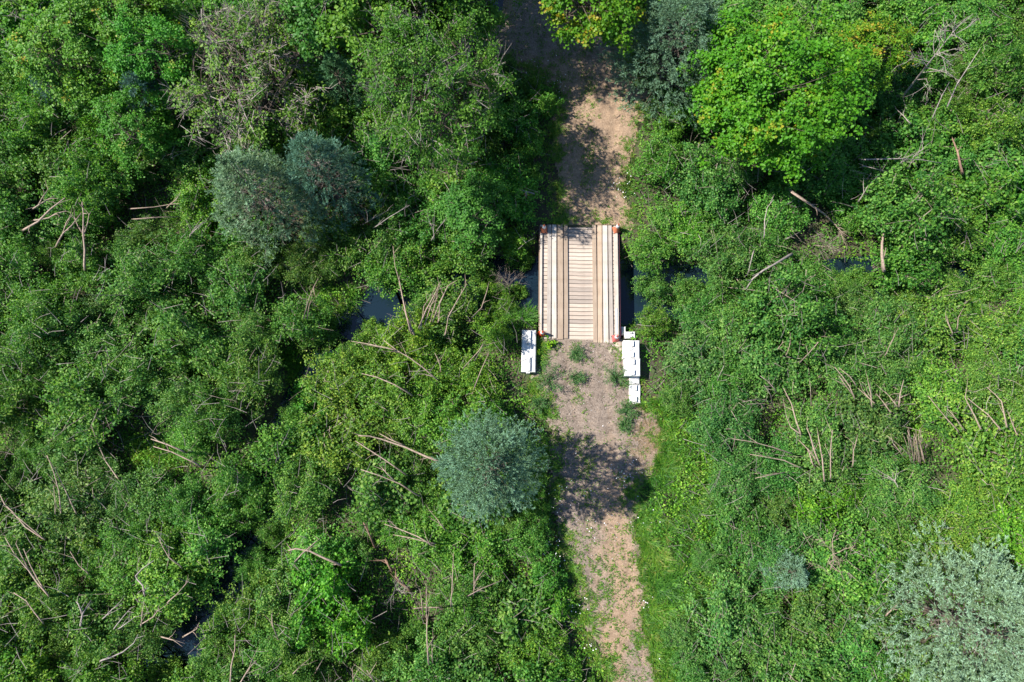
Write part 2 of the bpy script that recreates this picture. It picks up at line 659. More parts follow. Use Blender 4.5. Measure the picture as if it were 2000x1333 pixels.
# trail sheet a few millimetres above the soil, with a ragged edge
def make_trail(poly, name):
    st = 0.07
    x0, y0 = poly.min(0) - 0.4
    x1, y1 = poly.max(0) + 0.4
    xs = np.arange(x0, x1, st)
    ys = np.arange(y0, y1, st)
    X, Y = np.meshgrid(xs, ys)
    s = sdf(X, Y, poly) + 0.75 * (fbm(X, Y, 1.6, 21) - 0.5) + 0.25 * (fbm(X, Y, 6, 22) - 0.5)
    br = (np.abs(X - BR_C[0]) < 1.9) & (Y > BR_Y0 + 0.05) & (Y < BR_Y1 - 0.05)
    ok = (s < 0.05) & ~br & (seg_dist(X, Y, CREEK) > creek_w(X, Y) + 0.4)
    # bilinear height of the soil mesh so that the sheet never dips under it
    fx = np.clip((X - gx[7]) / 0.16, 0, None)
    i = np.floor(fx).astype(int) + 7
    fx = fx - np.floor(fx)
    fy = np.clip((Y - gy[7]) / 0.16, 0, None)
    j = np.floor(fy).astype(int) + 7
    fy = fy - np.floor(fy)
    Z = (GZ[j, i] * (1 - fx) + GZ[j, i + 1] * fx) * (1 - fy) + (GZ[j + 1, i] * (1 - fx) + GZ[j + 1, i + 1] * fx) * fy
    Z = Z + 0.045 + 0.025 * fbm(X, Y, 3.5, 8)
    px, py = w2px(np.stack([X, Y, Z], -1))
    # 1 = tan sand: the upper stretch and a strip in the lower one
    tan = np.where(Y > BR_Y1 - 0.3, np.clip((py - 60) / 90, 0, 1), 0)
    lane = np.interp(py, [660, 780, 1000, 1060, 1120, 1180, 1260, 1333], [1150, 1165, 1195, 1203, 1215, 1222, 1200, 1190])
    lo = np.exp(-((px - lane) / 26) ** 2) * np.clip((py - 760) / 250, 0, 1) * 0.75 + 0.2 * np.clip((py - 950) / 100, 0, 1) \
        + 0.6 * np.exp(-((px - 1275) / 40) ** 2 - ((py - 860) / 60) ** 2) + 0.12
    tan = np.where(Y > BR_Y1 - 0.3, tan * 0.8 + 0.05, lo)
    axis_x = np.interp(Y, [-14, -7, BR_Y0, BR_Y1, 8, 12], [px2w(1222, 1260, 0)[0], px2w(1175, 960, 0)[0], BR_C[0], BR_C[0], px2w(1165, 330, 0)[0], px2w(1170, 170, 0)[0]])
    rut = np.exp(-((np.abs(X - axis_x) - 0.78) / 0.26) ** 2) * (0.6 + 0.8 * fbm(X, Y, 0.8, 15))
    Z = Z - 0.035 * rut * np.clip(-s, 0, 1)
    Z = np.maximum(Z, Z - 0.035)
    tan = tan + 0.22 * rut - 0.08
    idx = np.arange(X.size).reshape(X.shape)
    c = ok[:-1, :-1] & ok[1:, :-1] & ok[:-1, 1:] & ok[1:, 1:]
    F = np.stack([idx[:-1, :-1][c], idx[:-1, 1:][c], idx[1:, 1:][c], idx[1:, :-1][c]], 1)
    u, inv = np.unique(F, return_inverse=True)
    V = np.stack([X, Y, Z], -1).reshape(-1, 3)[u]
    me = mesh_np(name, V, inv.reshape(F.shape), M['trail'], tan.ravel()[u], True)
    return obj(name, me, kind='structure')


make_trail(TRAIL_UP, 'trail')
make_trail(TRAIL_LO, 'trail')


# water of the creek and of the dark pool
def strip_water(name, cl, hw, z):
    L, Rr = [], []
    for i in range(len(cl)):
        t = cl[min(i + 1, len(cl) - 1)] - cl[max(i - 1, 0)]
        t = t / np.linalg.norm(t)
        nrm = np.array([-t[1], t[0]])
        L.append((*(cl[i] + nrm * hw), z))
        Rr.append((*(cl[i] - nrm * hw), z))
    nL = len(L)
    mb = MB()
    mb.add(L + Rr, [(i, nL + i, nL + i + 1, i + 1) for i in range(nL - 1)])
    return obj(name, mb.mesh(name, M['water']), kind='structure')


cl = []
for i in range(len(CREEK) - 1):
    for t in np.linspace(0, 1, 8, endpoint=False):
        cl.append(CREEK[i] * (1 - t) + CREEK[i + 1] * t)
cl.append(CREEK[-1])
strip_water('creek', np.array(cl), 2.1, -1.02)
mb = MB()
cp = POND.mean(0)
pv = [(*(cp + (p - cp) * 1.15), -0.88) for p in POND]
mb.add(pv, [tuple(range(len(pv)))[::-1]])
obj('pool_water', mb.mesh('pool_water', M['water']), kind='structure')

# ------------------------------------------------------------------ the bridge
br = obj('wooden_bridge', None, label='pale wooden trail bridge with lengthwise wheel boards across the creek', cat='bridge',
         loc=(BR_C[0], (BR_Y0 + BR_Y1) / 2, 0))
br.rotation_euler.z = BR_ROT
PXM = 1 / 42.0


def bx(px):
    return (px - 1131.5) * PXM * 0.995


HL = BR_L / 2
rb = random.Random(5)
npl = 29
pitch = BR_L / npl
for i in range(npl):
    y0 = -HL + i * pitch
    mbp = MB()
    jx0, jx1 = rb.uniform(-0.02, 0.02), rb.uniform(-0.02, 0.02)
    gap = rb.uniform(0.014, 0.024)
    mbp.cbox(bx(1054) + jx0, bx(1210.5) + jx1, -pitch / 2 + gap / 2, pitch / 2 - gap / 2, -0.05, rb.uniform(-0.003, 0.004), 0.005)
    o = obj('plank', mbp.mesh('plank', M['plank']), br, loc=(0, y0 + pitch / 2, 0))
    o.rotation_euler.z = R_(rb.uniform(-0.12, 0.12))
for (a, b_, kind, yb, yt) in [(1067, 1075.2, 'runner_pale', 0.02, 0.0), (1076.6, 1086.2, 'runner_pale', 0.05, 0.0), (1087.8, 1099.0, 'runner_tan', 0.0, 0.0), (1100.4, 1108.8, 'runner_tan', 0.04, 0.0),
                              (1157.6, 1166.0, 'runner_tan', -0.14, 0.02), (1167.2, 1176.8, 'runner_tan', -0.14, 0.0), (1178.2, 1188.4, 'runner_pale', -0.13, 0.0), (1190, 1197.6, 'runner_pale', -0.14, 0.0)]:
    mbp = MB()
    w2 = (bx(b_) - bx(a)) / 2 - 0.008
    # three lengths butted end to end are one board in view: a single sawn board with a slight bow
    n_ = 9
    vs = []
    for k in range(n_):
        t = k / (n_ - 1)
        y = (-HL + yb) * (1 - t) + (HL + yt) * t
        off = 0.010 * math.sin(t * 3.1 + a)
        zt = 0.085 + 0.004 * math.sin(t * 7 + a)
        vs += [(-w2 + off, y, 0.006), (w2 + off, y, 0.006), (w2 + off, y, zt - 0.006), (w2 - 0.006 + off, y, zt), (-w2 + 0.006 + off, y, zt), (-w2 + off, y, zt - 0.006)]
    fs = []
    for k in range(n_ - 1):
        for j in range(6):
            j2 = (j + 1) % 6
            fs.append((k * 6 + j, k * 6 + j2, (k + 1) * 6 + j2, (k + 1) * 6 + j))
    fs += [(0, 1, 2, 3, 4, 5), tuple(range((n_ - 1) * 6, n_ * 6))[::-1]]
    mbp.add(vs, [f[::-1] for f in fs])
    obj('wheel_board', mbp.mesh('wheel_board', M[kind]), br, loc=((bx(a) + bx(b_)) / 2, 0, rb.uniform(-0.004, 0.004)))
for a, b_, zt in ((1053.0, 1057.4, 0.11), (1201.0, 1208.6, 0.10)):
    mbp = MB()
    w2 = (bx(b_) - bx(a)) / 2
    mbp.cbox(-w2, w2, -HL + 0.12, HL - 0.02, 0.006, zt, 0.01)
    obj('kerb_board', mbp.mesh('kerb_board', M['runner_pale']), br, loc=((bx(a) + bx(b_)) / 2, 0, 0))
mbp = MB()
mbp.cbox(-0.035, 0.035, -HL + 0.25, -HL + 1.5, 0.102, 0.13, 0.008)
obj('edge_strip', mbp.mesh('edge_strip', M['strip']), br, loc=(bx(1204.5), 0, 0), label='short pale grey strip lying along the kerb board')
mbp = MB()
mbp.box(-0.022, 0.022, -HL, HL, -0.30, -0.012)
obj('side_beam', mbp.mesh('side_beam', M['steel']), br, loc=(bx(1211.6), 0, 0), label='dull maroon beam along the deck edge')
mbp = MB()
mbp.box(-0.03, 0.03, -HL, HL, -0.30, -0.055)
obj('side_beam', mbp.mesh('side_beam', M['beam']), br, loc=(bx(1052.2), 0, 0))
for px in (1075, 1108, 1157, 1190):
    mbp = MB()
    mbp.box(-0.09, 0.09, -HL, HL, -0.36, -0.056)
    obj('stringer', mbp.mesh('stringer', M['beam']), br, loc=(bx(px), 0, 0))
for s in (-1, 1):
    for k in range(4):
        mbp = MB()
        mbp.box(-1.95, 1.95, -0.13, 0.13, -0.13, 0.125)
        obj('abutment_timber', mbp.mesh('abutment_timber', M['beam']), br, loc=(0, s * (HL - 0.16 + k * 0.01), -0.50 - k * 0.26))


# ------------------------------------------------------------------ traffic cones
def cone(px, py, body, label, rot, z=0.0, lean=(0, 0), h=0.70, collar=True):
    p = px2w(px, py, z)
    t = obj('traffic_cone', None, label=label, cat='cone', group='traffic cones at the bridge corners', loc=(p[0], p[1], z))
    t.rotation_euler = (R_(lean[0]), R_(lean[1]), R_(rot))
    s = 0.175
    mb = MB()
    oc = []
    for sx, sy in ((-1, -1), (1, -1), (1, 1), (-1, 1)):
        c = 0.035
        pr = [(sx * (s - c), sy * s), (sx * s, sy * (s - c))]
        oc += pr if sx * sy > 0 else pr[::-1]
    n_ = len(oc)
    ring = lambda f, zz: [(x * f, y * f, zz) for x, y in oc]
    mb.add(ring(1, 0) + ring(1, 0.022) + ring(0.95, 0.032) + ring(0.72, 0.036),
           [tuple(range(n_))[::-1]] + [(a * n_ + j, a * n_ + (j + 1) % n_, (a + 1) * n_ + (j + 1) % n_, (a + 1) * n_ + j) for a in range(3) for j in range(n_)]
           + [tuple(3 * n_ + j for j in range(n_))])
    obj('base', mb.mesh('base', body), t)
    r0, r1 = 0.155, 0.034
    rz = lambda zz: r0 + (r1 - r0) * (zz - 0.04) / (h - 0.04)
    mb = MB()
    mb.lathe([(0.168, 0.037), (r0, 0.055), (rz(0.2), 0.2), (rz(0.4), 0.4), (rz(h - 0.01), h - 0.01), (r1 - 0.004, h), (r1 - 0.010, h - 0.004), (r1 - 0.006, h - 0.12)], 28, True)
    obj('cone_body', mb.mesh('cone_body', body, True), t)
    if collar:
        mb = MB()
        za, zb = h * 0.55, h * 0.86
        mb.lathe([(rz(za) + 0.001, za - 0.002), (rz(za) + 0.005, za), (rz(zb) + 0.005, zb), (rz(zb) + 0.001, zb + 0.002)], 28)
        obj('reflective_collar', mb.mesh('reflective_collar', M['collar'], True), t)
    return t


cone(1062, 449.5, M['cone_faded'], 'faded orange cone at the bridge corner nearest the wooden sign post', 2, 0.115, (0, -1))
cone(1203.5, 449.5, M['cone_faded'], 'faded orange cone with bright white collar at far bridge corner across from the sign', 12, 0.105, (-3, 2))
cone(1057, 653, M['cone_bright'], 'vivid orange cone standing beside the single white concrete block', 33, 0.006, (3, 2))
cone(1202, 661.5, M['cone_pink'], 'pinkish faded cone beside the row of stacked white blocks', 6, 0.09, (0, 0), 0.62)


# ------------------------------------------------------------------ white interlocking concrete blocks
def block(px0, px1, py0, py1, ztop, hgt, label, rot=0.0, key=True, group='white blocks in the row along the trail', loop=False):
    a = px2w(px0, py1, ztop)
    b_ = px2w(px1, py0, ztop)
    cx, cy = (a[0] + b_[0]) / 2, (a[1] + b_[1]) / 2
    hx, hy = (b_[0] - a[0]) / 2, (b_[1] - a[1]) / 2
    t = obj('concrete_block', None, label=label, cat='concrete block', group=group, loc=(cx, cy, ztop - hgt))
    t.rotation_euler.z = R_(rot)
    mb = MB()
    c = 0.035
    rr = random.Random(int(px0 * 7 + py0))
    # body with chamfered top, slightly worn corners
    mb.cbox(-hx, hx, -hy, hy, 0, hgt, c)
    vs = [list(v) for v in mb.v]
    for v in vs:
        for k in range(3):
            v[k] += rr.uniform(-0.008, 0.008)
    mb.v = [tuple(v) for v in vs]
    # tongue on the end face
    obj('block_body', mb.mesh('block_body', M['concrete']), t)
    if key:
        L = 2 * hy
        for (u0, u1) in ((0.0, 0.34), (0.62, 1.0)):
            mk = MB()
            y0 = -hy + 0.02 + u0 * (L - 0.04)
            y1 = -hy + 0.02 + u1 * (L - 0.04)
            z0 = hgt - 0.003
            wb, wt, hh = 0.075, 0.045, 0.12
            mk.add([(-wb, y0, z0), (wb, y0, z0), (wb, y1, z0), (-wb, y1, z0), (-wt, y0 + 0.03, z0 + hh), (wt, y0 + 0.03, z0 + hh), (wt, y1 - 0.03, z0 + hh), (-wt, y1 - 0.03, z0 + hh)],
                   [(4, 5, 6, 7), (0, 1, 5, 4), (1, 2, 6, 5), (2, 3, 7, 6), (3, 0, 4, 7)])
            obj('interlock_ridge', mk.mesh('interlock_ridge', M['concrete']), t, loc=(0.02, 0, 0))
        mk = MB()
        mk.add([(-0.07, -hy - 0.06, 0.02), (0.07, -hy - 0.06, 0.02), (0.11, -hy + 0.01, 0.02), (-0.11, -hy + 0.01, 0.02),
                (-0.06, -hy - 0.05, hgt - 0.02), (0.06, -hy - 0.05, hgt - 0.02), (0.10, -hy + 0.01, hgt - 0.02), (-0.10, -hy + 0.01, hgt - 0.02)],
               [(4, 5, 6, 7), (0, 1, 5, 4), (1, 2, 6, 5), (3, 0, 4, 7)])
        if key == 'tongue':
            obj('end_tongue', mk.mesh('end_tongue', M['concrete']), t, loc=(-0.02, 0, 0))
    if loop:
        mk = MB()
        pts = [(0.10 * math.cos(an), 0.13 * math.cos(an) + 0.0, hgt - 0.01 + 0.10 * math.sin(an)) for an in np.linspace(0, math.pi, 9)]
        mk.tube(pts, 0.010, 6)
        obj('lifting_loop', mk.mesh('lifting_loop', M['rebar']), t, loc=(-0.005, 0.02, 0))
    return t


block(1019, 1046.5, 645, 727, 0.50, 1.15, 'single long white concrete block beside the vivid orange cone', -1.2, 'tongue', 'white blocks at the bridge end')
block(1219.0, 1248.5, 665, 699.5, 0.62, 1.3, 'white concrete block with rusty lifting loop next to the pinkish cone', -2.0, True, loop=True)
block(1221.0, 1250.0, 700.5, 734.5, 0.62, 1.3, 'twig-littered white concrete block in the raised middle of the stacked row', -1.6, True)
block(1229.5, 1249.0, 735.5, 750, 0.10, 0.9, 'short low white concrete block wedged against the raised pair', -1.0, False)
block(1229.5, 1250.5, 751, 787, 0.10, 0.9, 'low white concrete block with tongue ending the stacked row', -1.5, 'tongue')
block(1221.5, 1240.5, 648, 661, 0.15, 0.9, 'small notched white block between the raised pair and the creek', 0, True)
block(1213.5, 1222.5, 638, 655, -0.25, 0.9, 'shaded grey-blue block tucked under the bridge edge', 0, False)

# ------------------------------------------------------------------ sign post
p = px2w(1027, 397, -0.1)
gz = float(ground_at(p[0], p[1])[0])
sp = obj('sign_post', None, label='weathered wooden sign post with thin board and yellow plate beside the trail', cat='sign', loc=(p[0], p[1], gz - 0.2))
sp.rotation_euler.z = R_(-17)
mb = MB()
mb.cbox(-0.05, 0.05, -0.05, 0.05, 0, 1.75, 0.012)
obj('post', mb.mesh('post', M['post']), sp)
mb = MB()
mb.cbox(-0.38, 0.38, -0.014, 0.014, -0.06, 0.06, 0.003)
o = obj('sign_board', mb.mesh('sign_board', M['sign_grey']), sp, loc=(0, 0.066, 1.66))
mb = MB()
mb.add([(-0.24, 0, 0), (0, 0, -0.24), (0.24, 0, 0), (0, 0, 0.24), (-0.24, 0.01, 0), (0, 0.01, -0.24), (0.24, 0.01, 0), (0, 0.01, 0.24)],
       [(0, 1, 2, 3), (7, 6, 5, 4), (0, 4, 5, 1), (1, 5, 6, 2), (2, 6, 7, 3), (3, 7, 4, 0)])
o = obj('yellow_plate', mb.mesh('yellow_plate', M['sign_yellow']), sp, loc=(0, 0.064, 1.25))

# ------------------------------------------------------------------ stones near the bridge end
def stone(px, py, r, label, seed):
    p = px2w(px, py, 0.05)
    rr = np.random.default_rng(seed)
    import bmesh
    bm = bmesh.new()
    bmesh.ops.create_icosphere(bm, subdivisions=2, radius=r)
    for v in bm.verts:
        f = 1 + 0.30 * (vnoise(v.co.x / r * 1.3 + seed, v.co.y / r * 1.3 + v.co.z / r, 1.0, seed % 9) - 0.5) + rr.uniform(-0.05, 0.05)
        v.co = Vector((v.co.x * f * 1.15, v.co.y * f * 0.9, v.co.z * f * 0.6))
    me = bpy.data.meshes.new('stone')
    bm.to_mesh(me)
    bm.free()
    me.materials.append(M['stone'])
    o = obj('stone', me, label=label, cat='stone', group='stones at the bridge end', loc=(p[0], p[1], float(ground_at(p[0], p[1])[0]) + r * 0.28))
    o.rotation_euler.z = rr.uniform(0, 6)
    return o


stone(1208, 674, 0.17, 'largest pale stone, touching the white block with the lifting loop', 3)
stone(1193, 686, 0.12, 'mid-size pale stone lying in the gravel by the pinkish cone', 5)
stone(1211, 682, 0.11, 'smaller tan stone leaning on the largest pale stone', 8)
stone(1040, 737, 0.11, 'tan stone at the tongue end of the single white block', 12)

# ==================================================================== vegetation
def clump_leaves(C, n, sig, rng, L, Wf, outward, up=0.7, rnd=0.75, squash=0.7, tbase=None, tvar=0.28):
    """n leaves round every clump centre"""
    k = len(C)
    P = np.repeat(C, n, 0) + rng.normal(size=(k * n, 3)) * np.array([sig, sig, sig * squash])
    O = np.repeat(outward, n, 0)
    N = O * 0.55 + np.array([0, 0, up]) + rng.normal(size=(k * n, 3)) * rnd
    Ls = L * rng.uniform(0.65, 1.25, k * n)
    V, F = leaf_mesh_data(P, N, Ls, Ls * Wf, rng)
    tb = (rng.random(k) * 0.5 + 0.2) if tbase is None else tbase
    t = np.clip(np.repeat(tb, n) + rng.normal(size=k * n) * tvar, 0, 1)
    return V, F, np.repeat(t, 4)


def crown_points(n, rng, rx, rz, cz, lobes, low=-0.25, fill=0.45):
    """clump centres in a lumpy dome"""
    d = rng.normal(size=(n * 3, 3))
    d /= np.linalg.norm(d, axis=1, keepdims=True)
    d = d[d[:, 2] > low][:n]
    rad = 1 - fill * rng.random(len(d)) ** 1.6
    lob = np.ones(len(d)) * 0.72
    for ld, la in lobes:
        lob = np.maximum(lob, 0.72 + la * np.clip((d @ ld - 0.55) / 0.45, 0, 1))
    rad = rad * lob
    P = d * rad[:, None] * np.array([rx, rx, rz])
    P[:, 2] += cz
    return P, d


def rand_lobes(rng, k, amp=(0.25, 0.6)):
    out = []
    for i in range(k):
        v = rng.normal(size=3)
        v[2] = abs(v[2]) * 0.6 + 0.05
        out.append((v / np.linalg.norm(v), rng.uniform(*amp)))
    return out


def branch_to(mb, rng, roots, tips, r0, r1, sag=0.15, k=4):
    for t in tips:
        b = roots[rng.integers(len(roots))]
        mid = (b + t) / 2 + rng.normal(size=3) * 0.08 * np.linalg.norm(t - b)
        mid[2] += sag * np.linalg.norm((t - b)[:2])
        mb.tube([b, mid, t], [r0, (r0 + r1) / 2, r1], k, False)


def make_shrub(seed, leafL=0.096, n_st=21, n_cl=25, n_lf=16, R=1.4, wf=0.72, sig=0.095, plume=0.25, twiggy=14, up=0.75):
    """multi-stemmed broadleaf shrub: (stems mesh, foliage mesh); the leaves sit in clusters along arching stems"""
    rng = np.random.default_rng(seed)
    H = 2.35
    mb = MB()
    C, O = [], []
    lean = rng.normal(size=2) * 0.25
    for i in range(n_st):
        a = 2 * math.pi * (i + rng.uniform(-0.4, 0.4)) / n_st * 2.4
        rho = R * math.sqrt(rng.uniform(0.02, 1.0)) * 1.0
        tip = np.array([math.cos(a) * rho + lean[0], math.sin(a) * rho + lean[1], H * (1 - 0.42 * (rho / R) ** 2) * rng.uniform(0.72, 1.12)])
        base = np.array([math.cos(a) * 0.15, math.sin(a) * 0.15, -0.35])
        mid = np.array([tip[0] * 0.42, tip[1] * 0.42, tip[2] * 0.66 + 0.1])
        bez = lambda t: base * (1 - t) ** 2 + 2 * mid * t * (1 - t) + tip * t * t
        mb.tube([base, bez(0.35), bez(0.7), tip], [0.032, 0.024, 0.016, 0.005], 4, False)
        pl = plume * rng.uniform(0.7, 1.35)
        for k in range(n_cl):
            t = 1 - 0.62 * rng.random() ** 1.3
            c = bez(t)
            off = rng.normal(size=3) * np.array([pl, pl, pl * 0.6]) * (0.35 + 0.9 * (1.05 - t) ** 0.5)
            c2 = c + off
            c2[2] = max(c2[2], 0.25)
            C.append(c2)
            o = off + np.array([tip[0], tip[1], 0]) * 0.25
            O.append(o / (np.linalg.norm(o) + 1e-6))
            if k < 6:
                mb.tube([c, c2], [0.007, 0.003], 3, False)
    C = np.array(C)
    O = np.array(O)
    Vl, Fl, tl = clump_leaves(C, n_lf, sig, rng, leafL, wf, O, up=up, rnd=0.7, tvar=0.22)
    fol = mesh_np('foliage', Vl, Fl, M['leaf'], tl)
    for i in range(int(twiggy)):
        c = C[rng.integers(len(C))]
        v = rng.normal(size=3) * 0.42 + np.array([0, 0, 0.22])
        mb.tube([c - v * 0.4, c + v * 0.5, c + v + rng.normal(size=3) * 0.06], [0.012, 0.009, 0.004], 3, False)
    return mb.mesh('stems', M['bark']), fol


SHRUBS = {
    'alder': [make_shrub(100 + i) for i in range(7)],
    'willow': [make_shrub(200 + i, leafL=0.095, n_st=24, n_cl=28, n_lf=16, wf=0.46, sig=0.09, plume=0.22, twiggy=16, up=0.6) for i in range(4)],
    'broad': [make_shrub(300 + i, leafL=0.135, n_st=16, n_cl=22, n_lf=12, wf=0.8, sig=0.11, plume=0.24) for i in range(4)],
}


def make_tree(seed, R, H, cz, rz, leafmat, leafL, n_cl, n_lf, sig, wf=0.8, tips=0.0, twigs=0, low=-0.35, lobes=10, bark='dark_bark', twig_r=0.014, trunk_r=0.13, boughs=60, bough_r=0.75, root=(0, 0)):
    """broadleaf tree: trunk with limbs, crown, optional bare twigs"""
    rng = np.random.default_rng(seed)
    CB, dB = crown_points(boughs, rng, R * 1.12, rz * 1.12, cz, rand_lobes(rng, lobes, (0.12, 0.33)), low, 0.5)
    per = max(1, n_cl // len(CB))
    rbs = np.repeat(bough_r * rng.uniform(0.6, 1.3, len(CB)), per)[:, None]
    loc = rng.normal(size=(len(CB) * per, 3)) * np.array([0.5, 0.5, 0.33])
    C = np.repeat(CB, per, 0) + loc * rbs
    C[:, 2] -= 0.35 * (loc[:, 0] ** 2 + loc[:, 1] ** 2) * rbs[:, 0]
    d = np.repeat(dB, per, 0)
    tbb = np.repeat(rng.random(len(CB)) * 0.3 + 0.15, per)
    tb = np.clip(tbb + rng.random(len(C)) * 0.25, 0, 1)
    # young coloured leaves sit on top of some boughs
    hot = (loc[:, 2] > 0.08) & (rng.random(len(C)) < tips) & np.repeat(rng.random(len(CB)) < 0.75, per)
    tb[hot] = rng.uniform(0.68, 0.92, hot.sum())
    V, F, t = clump_leaves(C, n_lf, sig, rng, leafL, wf, d, tbase=tb, tvar=0.12, squash=0.6, up=0.9, rnd=0.6)
    crown = mesh_np('crown', V, F, M[leafmat], t)
    mb = MB()
    top = np.array([rng.uniform(-0.3, 0.3), rng.uniform(-0.3, 0.3), cz + rz * 0.35])
    trunk = [np.array([root[0], root[1], -0.5]), np.array([0.04 + root[0] * 0.8, 0.02 + root[1] * 0.8, cz * 0.4]), np.array([top[0] * 0.5, top[1] * 0.5, cz * 0.8]), top]
    mb.tube(trunk, [trunk_r * 1.25, trunk_r, trunk_r * 0.75, trunk_r * 0.35], 8, False)
    roots = []
    for i in range(14):
        a = rng.uniform(0, 2 * math.pi)
        z0 = rng.uniform(0.45, 1.0) * cz
        b = np.array([top[0] * 0.5, top[1] * 0.5, z0])
        e = np.array([math.cos(a) * R * rng.uniform(0.5, 0.8), math.sin(a) * R * rng.uniform(0.5, 0.8), z0 + rz * rng.uniform(0.3, 0.7)])
        m_ = (b + e) / 2 + np.array([0, 0, -0.1])
        mb.tube([b, m_, e], [trunk_r * 0.5, trunk_r * 0.35, trunk_r * 0.15], 6, False)
        roots += [m_, e]
    branch_to(mb, rng, roots, C[rng.permutation(len(C))[:150]], 0.022, 0.006)
    tw = None
    if twigs:
        mt = MB()
        for i in range(twigs):
            j = rng.integers(len(C))
            c = C[j]
            o = d[j]
            dirv = o * 0.7 + rng.normal(size=3) * 0.5
            dirv /= np.linalg.norm(dirv)
            ln = rng.uniform(0.4, 1.3)
            s0 = c - dirv * ln * 0.5
            e0 = c + dirv * ln * 0.55
            mid = c + rng.normal(size=3) * 0.05
            mt.tube([s0, mid, e0], [twig_r, twig_r * 0.7, twig_r * 0.3], 3, False)
            for q in range(3):
                f = rng.uniform(0.2, 0.9)
                pb = s0 * (1 - f) + e0 * f
                mt.tube([pb, pb + (dirv * 0.6 + rng.normal(size=3) * 0.6) * ln * 0.4], [twig_r * 0.6, twig_r * 0.25], 3, False)
        tw = mt.mesh('bare_twigs', M['dead_bark'])
    return mb.mesh('trunk', M[bark]), crown, tw


def make_spruce(seed, R, H, dome=0.8, dens=1.0, dead=0):
    """conifer: trunk, whorls of branches carrying needle sprays"""
    rng = np.random.default_rng(seed)
    mb = MB()
    mb.tube([(0, 0, -0.4), (0, 0, H * 0.6), (0, 0, H - 0.45)], [0.11 + H * 0.006, 0.06, 0.006], 7, False)
    A, D, T = [], [], []
    z = 0.10 * H
    while z < H * 0.72:
        f = (z / H)
        l = R * max(0.05, (1 - f ** (1 / (1.0 - 0.55 * dome) if dome else 1)) ** (1.0 - 0.35 * min(dome, 1))) * (0.55 + 0.45 * min(1, f / 0.22))
        nb = int(rng.integers(5, 8)) if l > 0.4 else 5
        a0 = rng.uniform(0, 6.28)
        for i in range(nb):
            a = a0 + 6.283 * i / nb + rng.uniform(-0.25, 0.25)
            ll = l * rng.uniform(0.55, 1.2) * (1 + 0.05 * math.sin(a * 2 + seed) + 0.12 * math.sin(a * 5 + seed * 2 + z))
            u = np.array([math.cos(a), math.sin(a), 0])
            rise = rng.uniform(0.05, 0.3) + 0.5 * f ** 3
            pts = [np.array([0, 0, z]), np.array([0, 0, z]) + u * ll * 0.5 + np.array([0, 0, ll * rise * 0.25]), np.array([0, 0, z]) + u * ll + np.array([0, 0, ll * rise])]
            mb.tube(pts, [0.018, 0.011, 0.004], 3, False)
            A.append(pts[2] - u * 0.1)
            D.append(u * 0.22 + np.array([0, 0, 0.08]))
            T.append(1.0)
        z += rng.uniform(0.24, 0.36) * (0.6 + 0.4 * min(1, l))
    def rad_at(zz):
        f_ = zz / H
        return R * max(0.04, (1 - f_ ** (1 / (1.0 - 0.55 * dome) if dome else 1)) ** (1.0 - 0.35 * min(dome, 1))) * (0.55 + 0.45 * min(1, f_ / 0.22))

    zt = np.linspace(0.12 * H, H * 0.998, 200)
    rt = np.array([rad_at(q) for q in zt])
    slope = -np.gradient(rt, zt)
    wgt = (rt + 0.10) * (0.45 + 2.6 * np.clip(slope, 0, 6))
    n_sp = int(dens * 78 * R * H)
    zi = rng.choice(len(zt), n_sp, p=wgt / wgt.sum())
    ph = rng.uniform(0, 6.283, 40)
    for i in zi:
        a = rng.uniform(0, 6.283)
        zz = zt[i] + rng.uniform(-0.15, 0.15)
        # boughs: the outline swells and recedes round the stem and up it
        b1 = math.sin(a * 5 + ph[int(zz * 2.4) % 40])
        b2 = math.sin(a * 8 + ph[int(zz * 2.4 + 7) % 40])
        bump = (1 + 0.17 * b1 + 0.13 * b2) * (1.12 if rng.random() < 0.12 else 1.0)
        rr_ = rt[i] * bump * (1.06 - 0.42 * rng.random() ** 2.2)
        u = np.array([math.cos(a), math.sin(a), 0])
        up_ = np.clip(slope[i], 0, 3)
        ax = u * (1.0 if rt[i] > 0.2 else 0.4) + np.array([0, 0, 0.25 + 0.45 * up_])
        ax /= np.linalg.norm(ax)
        base = u * rr_ + np.array([0, 0, zz])
        ls = rng.uniform(0.18, 0.34)
        tt = np.clip(0.62 + 0.2 * b1 + 0.16 * b2 + rng.normal() * 0.12, 0.1, 1)
        A.append(base - ax * 0.08)
        D.append(ax * ls)
        T.append(tt)
        for q in range(5):
            dv = ax * 0.75 + rng.normal(size=3) * 0.55
            dv /= np.linalg.norm(dv)
            A.append(base + ax * ls * rng.uniform(-0.2, 0.5))
            D.append(dv * ls * rng.uniform(0.45, 0.75))
            T.append(tt)
    for q in range(5):
        A.append(np.array([0, 0, H - 0.35 + 0.08 * q]))
        D.append(np.array([rng.normal() * 0.08, rng.normal() * 0.08, 0.3]))
        T.append(0.8)
    A = np.array(A)
    D = np.array(D)
    T = np.array(T)
    ln = np.linalg.norm(D, axis=1)
    cnt = np.maximum(10, (ln / 0.014)).astype(int)
    idx = np.repeat(np.arange(len(A)), cnt)
    f = rng.random(len(idx))
    P = A[idx] + D[idx] * f[:, None]
    ax = D[idx] / ln[idx][:, None]
    nd = ax * 0.8 + rng.normal(size=(len(idx), 3)) * 0.42
    nd[:, 2] += 0.15
    nd /= np.linalg.norm(nd, axis=1, keepdims=True)
    L = rng.uniform(0.05, 0.095, len(idx))[:, None]
    Wd = 0.021
    sd_ = np.cross(nd, rng.normal(size=nd.shape))
    sd_ /= np.linalg.norm(sd_, axis=1, keepdims=True)
    V = np.stack([P + sd_ * Wd * 0.5, P - sd_ * Wd * 0.5, P + nd * L], 1).reshape(-1, 3)
    F = np.arange(len(V)).reshape(-1, 3)
